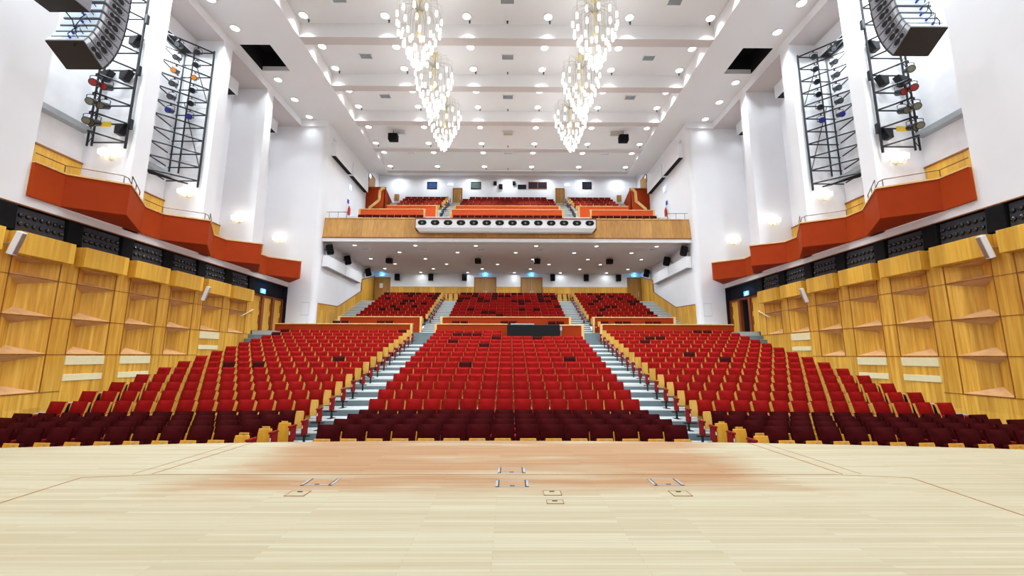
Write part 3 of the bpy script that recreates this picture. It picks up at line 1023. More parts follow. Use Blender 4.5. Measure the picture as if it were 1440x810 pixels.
# ------------------------------------------------------------------ ceiling
CX = 10.61
BEAMS = [(15.40, 15.95), (19.27, 19.82), (23.20, 23.73), (27.06, 27.60), (30.98, 31.50), (35.0, 35.5)]
def ceiling():
    b = MB()
    def hz(x0, x1, y0, y1, z, m='ceil'): b.face([(x0, y0, z), (x1, y0, z), (x1, y1, z), (x0, y1, z)], m)
    hy0, hy1, hx0, hx1 = 19.85, 21.9, 12.42, 14.0
    for s in (-1, 1):
        def H(x0, x1, y0, y1): hz(s * x0, s * x1, y0, y1, ZC, 'ceil')
        H(CX, W, 5.5, hy0); H(CX, hx0, hy0, hy1); H(hx1, W, hy0, hy1); H(CX, W, hy1, 35.5)
        # open hatch with dark shaft
        z1 = ZC + 1.2
        for (x0, y0, x1, y1, m) in ((hx0, hy0, hx0, hy1, 'void'), (hx1, hy0, hx1, hy1, 'void'), (hx0, hy0, hx1, hy0, 'void'), (hx0, hy1, hx1, hy1, 'ceil')):
            za = ZC if m != 'ceil' else ZC
            zb = z1 if m != 'ceil' else ZC + .28
            b.face([(s * x0, y0, za), (s * x1, y1, za), (s * x1, y1, zb), (s * x0, y0, zb)], m)
            if m == 'ceil': b.face([(s * x0, y0, zb), (s * x1, y1, zb), (s * x1, y1, z1), (s * x0, y0, z1)], 'void')
        hz(s * hx0, s * hx1, hy0, hy1, z1, 'void')
    ztop = [18.4, 18.4, 18.4, 18.4, 18.4, 18.4]
    ys = [5.5] + [v for bm in BEAMS for v in bm]
    for i in range(6):
        y0 = 5.5 if i == 0 else BEAMS[i - 1][1]
        y1 = BEAMS[i][0]
        za = 18.4 if i < 4 else 18.3
        zb = 18.4 if i < 4 else 17.72
        b.face([(-CX, y0, za), (CX, y0, za), (CX, y1, zb), (-CX, y1, zb)], 'ceil')
        for x in (-CX, CX):
            b.face([(x, y0, ZC), (x, y1, ZC), (x, y1, zb), (x, y0, za)], 'ceil')
        b.face([(-CX, y1, ZC), (CX, y1, ZC), (CX, y1, zb), (-CX, y1, zb)], 'ceil')
        if i > 0: b.face([(-CX, y0, ZC), (CX, y0, ZC), (CX, y0, za), (-CX, y0, za)], 'ceil')
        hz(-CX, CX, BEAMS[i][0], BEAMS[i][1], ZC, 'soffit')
    hz(-W2, W2, 35.5, BACK + .1, 18.75, 'ceil')
    b.face([(-W2, 35.5, ZC), (W2, 35.5, ZC), (W2, 35.5, 18.75), (-W2, 35.5, 18.75)], 'ceil')
    o = b.build('ceiling', fixn=False)
    struct(o, 'white coffered ceiling with flat grey-white border')
ceiling()

DL = None
def downlight(x, y, z, label, energy, r=.115, group='ceiling downlights', spread=84, tilt=None):
    global DL
    if DL is None:
        t = thing('downlight', label, 'downlight', (x, y, z), 0, group)
        b = MB(); b.lathe([(1.22, 0), (1.25, -.06), (1.2, -.2), (1.0, -.24), (.98, -.1)], 'white', n=20); b.build('ring', t, smooth=True)
        b = MB(); b.lathe([(.001, -.30), (.5, -.28), (.85, -.22), (1.0, -.14), (1.0, -.05)], 'lamp_on', n=20); b.build('lens', t, smooth=True)
        DL = t
    else:
        t = dup(DL, (x, y, z), label=label, group=group)
    t.scale = (r, r, r)
    if energy:
        light('downlight_lamp', 'AREA', (x, y, z - .06), energy, LCOL, shape='DISK', size=r * 2, spread=math.radians(spread))
    return t
LX = [-10.2, -6.13, -2.04, 2.04, 6.13, 10.2]
E_MAIN = 44
for i in range(1, 6):
    y0 = BEAMS[i - 1][1]; y1 = BEAMS[i][0]
    for rowi, yy in (('back', y1 - .55), ('front', y0 + 1.05)):
        zz = 18.4 if i < 4 else 18.3 + (17.72 - 18.3) * (yy - y0) / (y1 - y0)
        for j, x in enumerate(LX):
            if rowi == 'front' and i in (1,): pass
            downlight(x, yy, zz - .003, 'round lit downlight, %s row of the %s coffer from the stage, %s from left' % (rowi, ORD[i], ORD[j + 1]), E_MAIN, .2)
for x in LX:                       # the coffer above the front seats, out of the frame
    light('downlight_lamp', 'AREA', (x, 14.6, 18.3), E_MAIN * 1.7, LCOL, shape='DISK', size=.3, spread=math.radians(110))
    light('downlight_lamp', 'AREA', (x, 11.0, 18.3), E_MAIN * 1.7, LCOL, shape='DISK', size=.3, spread=math.radians(110))
for s in (-1, 1):
    for i, y in enumerate((16.95, 18.7, 22.65, 24.6, 26.55)):
        downlight(s * 13.5, y, ZC - .003, 'round downlight in the flat ceiling border on the %s, %s from the stage' % (SIDE[s], ORD[i + 1]), 56 if i < 4 else 8, .2, 'border downlights', 100)
    for y in (15.0, 13.0, 11.0, 9.0): light('downlight_lamp', 'AREA', (s * 13.5, y, ZC - .06), 170, LCOL, shape='DISK', size=.4, spread=math.radians(150))

for x in (-10.5, -7.2, -3.6, 0, 3.6, 7.2, 10.5):      # lamps over the top rows, behind the last ceiling edge
    light('downlight_lamp', 'AREA', (x, 37.6, 18.7), 36, LCOL, shape='DISK', size=.3, spread=math.radians(160))
# sprinkler heads beside the back rows of lights
for i in range(1, 6):
    y0, y1 = BEAMS[i - 1][1], BEAMS[i][0]
    yy = y1 - .22
    zz = 18.4 if i < 4 else 18.3 + (17.72 - 18.3) * (yy - y0) / (y1 - y0)
    for j, x in enumerate(LX + [0.0]):
        b = MB(); b.lathe([(.05, 0), (.05, -.02), (.02, -.03), (.02, -.09), (.045, -.1), (.045, -.11)], 'iron', n=10)
        o = b.build('sprinkler_head', smooth=True); o.location = (x + .12 * (x != 0), yy, zz)
        tag(o, 'small dark sprinkler head %s, %s coffer from the stage' % ('on the ceiling axis' if x == 0 else 'behind the %s downlight from the left' % ORD[j + 1], ORD[i]), 'sprinkler', 'sprinkler heads')

def vent(x, y, z, w, d, label, mat='greymetal', grp='ceiling vents'):
    t = thing('ceiling_vent', label, 'vent', (x, y, z), 0, grp)
    b = MB()
    b.box(-w, w, -d, -d + .04, -.03, 0, 'white'); b.box(-w, w, d - .04, d, -.03, 0, 'white')
    b.box(-w, -w + .04, -d, d, -.03, 0, 'white'); b.box(w - .04, w, -d, d, -.03, 0, 'white')
    b.build('frame', t)
    b = MB(); b.box(-w + .04, w - .04, -d + .04, d - .04, -.006, -.001, 'speaker_grey')
    n = 5
    for i in range(n):
        yy = -d + .06 + (2 * d - .12) * (i + .5) / n
        b.box(-w + .04, w - .04, yy - .022, yy + .022, -.022, -.016, mat)
    b.build('grille', t)
for i, (y, hw) in enumerate(((17.75, .36), (21.65, .36), (25.4, .36))):
    for j, x in enumerate((-8.05, 0, 8.05)):
        vent(x, y, 18.398, hw, .24, 'grey louvred vent in the %s coffer from the stage, %s from the left' % (ORD[i + 1], ORD[j + 1]))
for j, x in enumerate((-8.0, 0, 8.0)):
    vent(x, 32.6, 18.3 - .58 * (1.1 / 3.5) - .03, .38, .24, 'pale louvred vent in the farthest coffer, %s from the left' % ORD[j + 1], 'white')
    vent(x, 29.3, 18.3 - .58 * (1.7 / 3.4) - .03, .38, .3, 'flat pale panel in the fourth coffer, %s from the left' % ORD[j + 1], ('speaker_pale', 'cream', 'cream')[j])

def hung_speaker(x, y, z, label, w=.34, h=.3, d=.3, drop=.28, grp='hung loudspeakers', cat='loudspeaker'):
    t = thing('ceiling_speaker', label, cat, (x, y, z), 0, grp)
    b = MB(); b.box(-w / 2, w / 2, -d / 2, d / 2, -drop - h, -drop, 'black'); b.build('cabinet', t, bevel=.02)
    b = MB(); b.box(-w / 2 + .02, w / 2 - .02, -d / 2 - .012, -d / 2, -drop - h + .02, -drop - .02, 'black'); b.build('grille', t)
    b = MB(); b.tube([(0, 0, 0), (0, 0, -drop)], .02, 'iron', 8); b.box(-w / 2 - .02, w / 2 + .02, -.03, .03, -drop, -drop + .02, 'iron'); b.build('bracket', t)
hung_speaker(-8.45, 29.0, 18.05, 'black projector-like box hung from the fourth coffer, left of the axis', .66, .5, .5, .35)
hung_speaker(8.55, 29.0, 18.05, 'black projector-like box hung from the fourth coffer, right of the axis', .66, .5, .5, .35)

# ------------------------------------------------------------------ chandeliers
TIERS = [(12, 1.04, -1.42, 0.0), (11, .96, -1.95, .26), (9, .78, -2.38, .1), (8, .62, -2.76, .4), (7, .46, -3.08, .2), (6, .31, -3.38, .6), (4, .16, -3.64, .3)]
def make_chandelier():
    t = thing('chandelier', 'chandelier', 'chandelier', (0, 0, 18.4))
    b = MB(); b.lathe([(.17, 0), (.19, -.03), (.17, -.16), (.09, -.26), (.03, -.3)], 'gold'); b.build('canopy', t, smooth=True)
    b = MB(); b.lathe([(.035, -.28), (.035, -.75), (.07, -.8), (.09, -.95), (.05, -1.1), (.04, -1.8), (.09, -1.88), (.1, -2.0), (.04, -2.1), (.02, -2.25)], 'gold', n=14); b.build('stem', t, smooth=True)
    for n, r, z, ph in TIERS:
        b = MB()
        zc = -.78
        # thin wire arm: rises from the stem, arcs over and drops to the lamp
        top = max(-.72 + .32 * (r / 1.04), -.75)
        path = [(.04, 0, -.92), (r * .35, 0, top - .04), (r * .7, 0, top), (r * .95, 0, top - .12), (r, 0, top - .3), (r, 0, z)]
        b.tube(path, .006, 'wire', 5)
        arm0 = b.build('arm', t, smooth=True)
        b = MB(); b.lathe([(.035, .15), (.054, .13), (.06, 0), (.056, -.13), (.03, -.15)], 'bulb_on', (r, 0, z), 10)
        bulb0 = b.build('bulb', t, smooth=True)
        for k in range(n):
            a = ph + 2 * PI * k / n
            if k == 0:
                arm0.rotation_euler = (0, 0, a); bulb0.rotation_euler = (0, 0, a); continue
            for o in (arm0, bulb0):
                d = o.copy(); COL.objects.link(d); d.rotation_euler = (0, 0, a)
    return t
ch0 = None
for i, y in enumerate((17.55, 21.5, 25.42)):
    for s in (-1, 1):
        lab = 'lit chandelier of many small white lamps, %s side, %s from the stage' % (SIDE[s], ORD[i + 1])
        if ch0 is None:
            ch0 = make_chandelier(); ch0.location = (s * 4.12, y, 18.4); t = ch0; t['label'] = lab; t['group'] = 'chandeliers'
        else:
            t = dup(ch0, (s * 4.12, y, 18.4), (0, 0, .3 * i + s), lab, 'chandeliers')
        for dz, rr, e in ((-1.9, .9, 44), (-3.0, .4, 20)):
            light('chandelier_light', 'POINT', (s * 4.12, y, 18.4 + dz), e, LCOL, shadow_soft_size=rr)

# ------------------------------------------------------------------ back walls and soffit
ZS = 9.15
def rear_shell():
    b = MB()
    # back wall of the stalls, with oak dado
    y = BACK
    b.face([(-W2, y, 5), (W2, y, 5), (W2, y, 20), (-W2, y, 20)], 'white')
    o = b.build('wall_back', fixn=False); struct(o, 'white back wall')
    d = MB()
    segs = [(-10.85, -3.12), (-1.05, 1.18), (3.22, 11.1)]
    for x0, x1 in segs:
        d.box(x0, x1, y - .05, y, 6.0, 7.85, 'oak'); d.box(x0, x1, y - .07, y, 7.85, 7.89, 'oak_light')
    dd = d.build('oak_dado', o); dd['label'] = 'oak dado'
    # oak panelling along the side stairs
    for s in (-1, 1):
        m = MB()
        poly = [(28.0, 2.9), (38.58, 2.9), (38.58, 8.85), (35.35, 7.95), (35.35, 6.95), (30.75, 5.12), (27.55, 4.95), (27.55, 2.9)]
        x0, x1 = sorted((s * (W2 - .05), s * (W2 - .005)))
        m.prism(poly, x0, x1, 'oak', lambda a, bb, c: (c, a, bb))
        edge = poly[2:7]
        for i in range(len(edge) - 1):
            p, q = edge[i], edge[i + 1]
            m.tube([(s * (W2 - .04), p[0], p[1]), (s * (W2 - .04), q[0], q[1])], .035, 'trimwood', 6)
        w = m.build('trim_stair_%s' % SIDE[s]); struct(w, 'stepped oak panelling along the rear side stair')
    # soffit under the balcony
    b = MB()
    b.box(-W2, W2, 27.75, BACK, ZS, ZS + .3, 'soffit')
    o = b.build('ceiling_soffit'); struct(o, 'greyish soffit under the balcony')
rear_shell()

def rear_door(n, x0, x1, zb, zt, leaves, struct_name=True):
    d = thing('door_%d' % n, None, None, ((x0 + x1) / 2, BACK, zb)); struct(d)
    w = (x1 - x0) / 2; h = zt - zb
    b = MB()
    b.box(-w, -w + .07, -.09, 0, 0, h, 'trimwood'); b.box(w - .07, w, -.09, 0, 0, h, 'trimwood'); b.box(-w, w, -.09, 0, h - .07, h, 'trimwood')
    b.build('frame', d)
    ww = (2 * w - .14) / leaves
    for i in range(leaves):
        xa = -w + .07 + i * ww
        b = MB(); b.box(xa + .006, xa + ww - .006, -.06, -.01, 0, h - .075, 'oak_facia')
        nb = int(ww / .13)
        for k in range(1, nb): b.box(xa + k * ww / nb - .006, xa + k * ww / nb + .006, -.063, -.06, 0, h - .08, 'trimwood')
        l = b.build('leaf', d)
        b = MB()
        hx = xa + ww - .1 if i == 0 else xa + .1
        if leaves == 1 and x0 > 0: hx = xa + ww - .2
        b.box(hx - .03, hx + .03, -.10, -.06, .9, 1.4, 'chrome'); b.build('handle', l)
rear_door(10, -12.35, -10.88, 6.1, 8.75, 1); rear_door(11, -3.1, -1.07, 6.1, 8.76, 2)
rear_door(12, 1.2, 3.2, 6.1, 8.77, 2); rear_door(13, 11.1, 12.38, 6.1, 8.78, 1)
rear_door(14, -5.3, -4.4, 15.4, 17.48, 1); rear_door(15, 4.55, 5.42, 15.4, 17.52, 1)

def paper_notice():
    b = MB(); b.box(0, .3, -.012, 0, 0, .42, 'white')
    for i in range(5): b.box(.05, .25, -.014, -.012, .06 + i * .06, .075 + i * .06, 'greymetal')
    o = b.build('paper_notice'); o.location = (-11.85, BACK - .065, 7.75)
    tag(o, 'white paper notice on the single door at the rear left', 'notice')
paper_notice()

def exit_sign(loc, rz, label, w=.42, h=.2, pale=False):
    t = thing('exit_sign', label, 'exit sign', loc, rz, 'lit exit signs')
    b = MB(); b.box(-w / 2 - .015, w / 2 + .015, 0, .05, -h / 2 - .015, h / 2 + .015, 'white'); b.build('housing', t)
    b = MB(); b.box(-w / 2, w / 2, -.008, 0.001, -h / 2, h / 2, 'exit_pale' if pale else 'exit'); f = b.build('face', t)
    # running figure, door and arrow
    b = MB(); e = 'exit_white'; y0, y1 = -.012, -.008
    u = h
    def bar(p, q, r):
        p, q = Vector(p), Vector(q); d = (q - p).normalized(); n = Vector((-d.y, d.x)) * r
        pts = [p + n, q + n, q - n, p - n]
        b.solid([(a.x, y1, a.y) for a in pts] + [(a.x, y0, a.y) for a in pts], [(0, 1, 2, 3), (4, 5, 6, 7), (0, 1, 5, 4), (2, 3, 7, 6), (1, 2, 6, 5), (3, 0, 4, 7)], e)
    ox = -.18 * u
    bar((ox, .1 * u), (ox - .06 * u, -.1 * u), .05 * u); bar((ox - .06 * u, -.1 * u), (ox + .1 * u, -.2 * u), .03 * u); bar((ox + .1 * u, -.2 * u), (ox + .06 * u, -.38 * u), .03 * u)
    bar((ox - .06 * u, -.1 * u), (ox - .14 * u, -.25 * u), .03 * u); bar((ox - .14 * u, -.25 * u), (ox - .3 * u, -.27 * u), .03 * u)
    bar((ox, .1 * u), (ox + .16 * u, .0 * u), .025 * u); bar((ox, .1 * u), (ox - .18 * u, .04 * u), .025 * u)
    b.lathe([(.001, -.001), (.07 * u, 0), (.001, .001)], e, (0, 0, 0), 8)
    hs = len(b.v) - 24
    for i in range(hs, len(b.v)): b.v[i] = (ox + .04 * u + b.v[i][0], y0 - .001 + b.v[i][2], .24 * u + b.v[i][1])
    bar((.35 * u, -.36 * u), (.35 * u, .36 * u), .1 * u)
    b.build('figure', t)
    light('exit_glow', 'POINT', (0, 0, 0), 5 if not pale else 2.5, (.12, .5, 1) if not pale else (.5, .7, 1), t, shadow_soft_size=.1).location = (0, -.22, .1)
for x, l in ((-11.65, 'over the single rear door on the left'), (-2.1, 'over the left double door at the rear'), (2.2, 'over the right double door at the rear'), (11.75, 'over the single rear door on the right')):
    exit_sign((x, BACK - .06, 8.96), 0, 'blue-green lit exit sign ' + l, .5, .2)
exit_sign((-5.55, BACK - .06, 17.85), 0, 'pale lit exit sign by the left balcony door', .5, .16, True)
exit_sign((5.7, BACK - .06, 17.85), 0, 'pale lit exit sign by the right balcony door', .5, .16, True)
for s in (-1, 1):
    exit_sign((s * (W + .28), 24.9 if s < 0 else 25.2, 5.35), s * PI / 2 * -1, 'green lit exit sign on the blue-black band, %s wall' % SIDE[s], .5, .25)
    exit_sign((s * (W2 - .06), 31.6, 14.6), -s * PI / 2, 'pale lit exit sign on the upper %s side wall' % SIDE[s], .35, .35, True)
    exit_sign((s * (W2 - .06), 35.9, 17.5), -s * PI / 2, 'pale lit exit sign over the upper side door, %s' % SIDE[s], .35, .3, True)

# projection openings and small boxes on the upper back wall
def booth_window(x0, x1, z0, z1, glass, label, frame='black', mull=0):
    t = thing('projection_window', label, 'window', ((x0 + x1) / 2, BACK, z0), 0, 'projection room windows')
    w, h = (x1 - x0) / 2, z1 - z0
    b = MB()
    for a in ((-w, w, 0, .06), (-w, w, h - .06, h)): b.box(a[0], a[1], -.05, .02, a[2], a[3], frame)
    b.box(-w, -w + .05, -.05, .02, 0, h, frame); b.box(w - .05, w, -.05, .02, 0, h, frame)
    for i in range(mull): b.box(-.05, .05, -.05, .02, 0, h, frame)
    b.build('frame', t)
    b = MB(); b.box(-w + .05, w - .05, -.02, -.005, .06, h - .06, glass); b.build('pane', t)
booth_window(-7.8, -6.83, 17.4, 18.12, 'glass_blue', 'dark projection window with painted bluish reflections, leftmost on the upper back wall')
booth_window(-3.6, -2.62, 17.4, 18.13, 'glass_green', 'grey-green projection window right of the left balcony door')
booth_window(.92, 1.74, 17.43, 17.87, 'glass_dark', 'narrow dark window beside the wood-framed window')
booth_window(1.95, 3.75, 17.44, 18.16, 'glass_dark', 'wood-framed double window on the upper back wall', 'redwood', 1)
booth_window(7.14, 8.05, 17.46, 18.18, 'glass_dark', 'dark projection window, rightmost on the upper back wall')
for x0, x1, z0, z1, l in ((-1.42, -1.1, 17.8, 18.14, 'small black wall speaker, upper of the left pair by the axis'), (-.9, -.54, 17.42, 17.86, 'small black wall speaker nearest the axis, with a lens in it'), (.42, .7, 17.8, 18.15, 'small black wall speaker right of the axis on the upper back wall')):
    b = MB(); b.box(x0, x1, -.18, 0, z0, z1, 'black'); b.cyl(((x0 + x1) / 2, -.18, (z0 + z1) / 2), (0, -1, 0), .02, .1, 'knob', 12)
    o = b.build('wall_speaker', bevel=0); o.location = (0, BACK, 0); tag(o, l, 'loudspeaker', 'small speakers on the upper back wall')
for s in (-1, 1):
    b = MB(); b.box(-.22, .22, -.14, 0, 0, .62, 'oak_facia'); b.box(-.03, .03, -.16, -.14, .3, .34, 'chrome')
    o = b.build('wood_cupboard', bevel=.008, seg=1); o.location = (s * 10.65, BACK, 16.2)
    tag(o, 'small wooden cupboard on the upper back wall, %s side' % SIDE[s], 'cupboard', 'wooden cupboards')

# ------------------------------------------------------------------ parapets between the seat blocks
def parapet(name, x0, x1, y, z0, z1, label, posts=(1, 1), mat='terra_dark', wrap=True, bow=0.0, group='terracotta parapets'):
    t = thing(name, label, 'parapet', ((x0 + x1) / 2, y, z0), 0, group)
    w, h = (x1 - x0) / 2, z1 - z0
    b = MB(); b.box(-w, w, 0, .10, 0, h - .06, mat); b.build('panel', t)
    b = MB(); b.box(-w - .02, w + .02, -.03, .15, h - .06, h, 'oak_light'); b.build('top_cap', t, bevel=.008, seg=1)
    for k, on in zip((-1, 1), posts):
        if on:
            a, c = sorted((k * w, k * (w - .14)))
            b = MB(); b.box(a, c, -.04, .14, 0, h - .055, 'oak_light'); b.build('end_post', t)
zf = row_floor(NROW)
parapet('parapet', -13.75, -5.6, 25.15, zf - .1, 3.47, 'long terracotta parapet behind the left stalls block', (0, 1))
parapet('parapet', 5.55, 13.55, 25.15, zf - .1, 3.47, 'long terracotta parapet behind the right stalls block', (1, 0))
parapet('parapet', -4.3, 0.02, 25.15, zf - .1, 3.47, 'terracotta parapet behind the centre stalls block, left of the black desk', (1, 0))
parapet('parapet', 2.93, 4.28, 23.45, row_floor(16) - .2, 3.3, 'terracotta panel right of the black desk', (0, 1))
parapet('parapet', -11.15, -5.62, 27.86, 2.96, 4.14, 'terracotta parapet in front of the left rear stalls', (1, 1))
parapet('parapet', 5.65, 11.15, 27.86, 2.96, 4.14, 'terracotta parapet in front of the right rear stalls', (1, 1))
parapet('parapet', -4.4, 4.22, 27.86, 2.96, 4.14, 'terracotta parapet in front of the centre rear stalls', (1, 1))
def desk():
    t = thing('mixing_desk', 'black cloth-covered control desk among the rear centre stalls seats', 'control desk', (1.47, 23.2, row_floor(16)), 0)
    b = MB(); h = 3.28 - row_floor(16)
    b.prism([(-1.45, 0), (1.45, 0), (1.45, 1.6), (-1.45, 1.6)], 0, h, 'void'); b.build('cloth_cover', t, bevel=.04)
    b = MB(); b.box(-1.25, .05, .2, .9, h, h + .07, 'greymetal'); b.build('lid', t, bevel=.02)
    b = MB(); b.tube([(1.52, .1, 0), (1.52, .1, h - .15)], .02, 'chrome', 8); b.box(1.47, 1.57, .03, .17, h - .32, h - .1, 'chrome'); b.build('stand', t)
desk()

# ------------------------------------------------------------------ upper balcony
def upper_balcony():
    b = MB()
    # fascia: oak board leaning back, white lip below
    y0, y1 = 27.5, 27.7
    b.solid([(-W2, y0, 9.44), (W2, y0, 9.44), (W2, y1, 10.8), (-W2, y1, 10.8), (-W2, y0 + .12, 9.44), (W2, y0 + .12, 9.44), (W2, y1 + .12, 10.8), (-W2, y1 + .12, 10.8)],
            [(0, 1, 2, 3), (4, 7, 6, 5), (0, 3, 7, 4), (1, 5, 6, 2), (0, 4, 5, 1), (3, 2, 6, 7)], 'oak_facia')
    o = b.build('balcony_front_wall', fixn=True); struct(o, 'long oak balcony fascia')
    b = MB(); b.box(-W2, W2, y1 - .03, y1 + .2, 10.8, 10.85, 'oak_light'); b.build('top_cap', o)
    b = MB(); b.box(-W2, W2, y0 - .02, y0 + .2, 9.38, 9.45, 'trimwood'); b.build('brown_strip', o)
    b = MB(); b.box(-W2, W2, y0 + .02, y0 + .3, ZS - .0, 9.38, 'white'); b.build('white_lip', o)
    # stepped floor
    f = MB()
    def step(ya, yb, za, zb, xa=-W2, xb=W2):
        zn = zb - .45 * (zb - za)
        f.face([(xa, ya, za), (xb, ya, za), (xb, ya, zn), (xa, ya, zn)], 'riser'); f.face([(xa, ya, zn), (xb, ya, zn), (xb, ya, zb), (xa, ya, zb)], 'nosing'); f.face([(xa, ya, zb), (xb, ya, zb), (xb, yb, zb), (xa, yb, zb)], 'tread')
    step(27.8, 29.3, 9.3, 10.4); step(29.3, 31.1, 10.4, 11.2); step(31.1, 33.2, 11.2, 12.1)
    for xa, xb in ((-10.3, -5.6), (-4.4, 4.4), (5.6, 10.3)):
        step(33.2, 34.2, 12.1, 13.14 + .53 - .53, xa, xb)
        zp = 13.14
        for j in range(4):
            ya = 34.0 + .9 * j; step(ya, ya + .9 if j < 3 else BACK, zp, 13.67 + .53 * j, xa, xb); zp = 13.67 + .53 * j
    for xa, xb in ((-W2, -10.3), (-5.6, -4.4), (4.4, 5.6), (10.3, W2)):
        n = 18; zp = 12.1
        for k in range(n):
            z1 = 12.1 + (15.42 - 12.1) * (k + 1) / n; ya = 33.2 + 4.0 * k / n
            step(ya, 33.2 + 4.0 * (k + 1) / n if k < n - 1 else BACK, zp, z1, xa, xb); zp = z1
    fl = f.build('floor_balcony', fixn=False); struct(fl, 'stepped floor of the upper balcony')
    parapet('parapet', -4.42, 4.3, 31.0, 11.2, 12.68, 'lower orange parapet in the centre of the upper balcony', (1, 1), 'terra_bright', group='balcony parapets')
    parapet('parapet', -11.4, -6.3, 31.0, 11.2, 12.68, 'lower orange parapet at the left of the upper balcony', (1, 1), 'terra_bright', group='balcony parapets')
    parapet('parapet', 6.3, 11.3, 31.0, 11.2, 12.68, 'lower orange parapet at the right of the upper balcony', (1, 1), 'terra_bright', group='balcony parapets')
    parapet('parapet', -4.4, 4.3, 33.06, 12.1, 13.74, 'second, higher orange parapet in the centre of the upper balcony', (1, 1), 'terra_bright', group='balcony parapets')
    parapet('parapet', -9.9, -5.75, 33.06, 12.1, 13.74, 'second, higher orange parapet at the left of the upper balcony', (0, 1), 'terra_bright', group='balcony parapets')
    parapet('parapet', 5.75, 9.9, 33.06, 12.1, 13.74, 'second, higher orange parapet at the right of the upper balcony', (1, 0), 'terra_bright', group='balcony parapets')
upper_balcony()

def light_bridge():
    t = thing('light_box', 'long white lighting box with fourteen dark portholes on the balcony fascia', 'lighting box', (-.1, 27.62, 9.75))
    w = 5.98
    b = MB()
    yf = -.62
    b.solid([(-w + .2, 0, 0), (w - .2, 0, 0), (w - .2, yf + .12, 0), (-w + .2, yf + .12, 0), (-w, 0, .22), (w, 0, .22), (w, yf, .22), (-w, yf, .22), (-w, 0.1, .82), (w, 0.1, .82), (w, yf, .82), (-w, yf, .82)],
            [(0, 1, 2, 3), (4, 7, 6, 5)[::-1], (3, 2, 6, 7), (0, 3, 7, 4), (1, 5, 6, 2), (7, 6, 10, 11), (4, 7, 11, 8), (5, 9, 10, 6), (8, 11, 10, 9)], 'white')
    b.build('housing', t)
    b = MB(); b.box(-w - .04, w + .04, yf - .04, .1, .82, .88, 'redwood'); b.box(-w - .04, -w, yf - .03, .0, .1, .82, 'redwood'); b.box(w, w + .04, yf - .03, .0, .1, .82, 'redwood')
    b.build('red_shelf', t)
    hb = MB()
    prof = [(.2 * math.cos(a) * 1.0 + (.09 if math.cos(a) > 0 else -.09), .17 * math.sin(a)) for a in [2 * PI * (k + .5) / 20 for k in range(20)]]
    hb.prism(prof, -.012, .02, 'void', lambda a, z, c: (a, c, z))
    h0 = hb.build('porthole', t); tag(h0, 'dark oval porthole')
    sp = MB(); sp.cyl((0, -.03, -.03), (0, -1, 0), .03, .085, 'iron', 12); sp.cyl((0, -.062, -.03), (0, -1, 0), .006, .065, 'lens', 12)
    s0 = sp.build('spotlight', h0, smooth=True)
    for k in range(14):
        x = -5.56 + .857 * k
        if k == 0: h = h0
        else:
            h = h0.copy(); COL.objects.link(h)
            c = s0.copy(); COL.objects.link(c); c.parent = h
        h.location = (x, yf - .002, .56)
light_bridge()

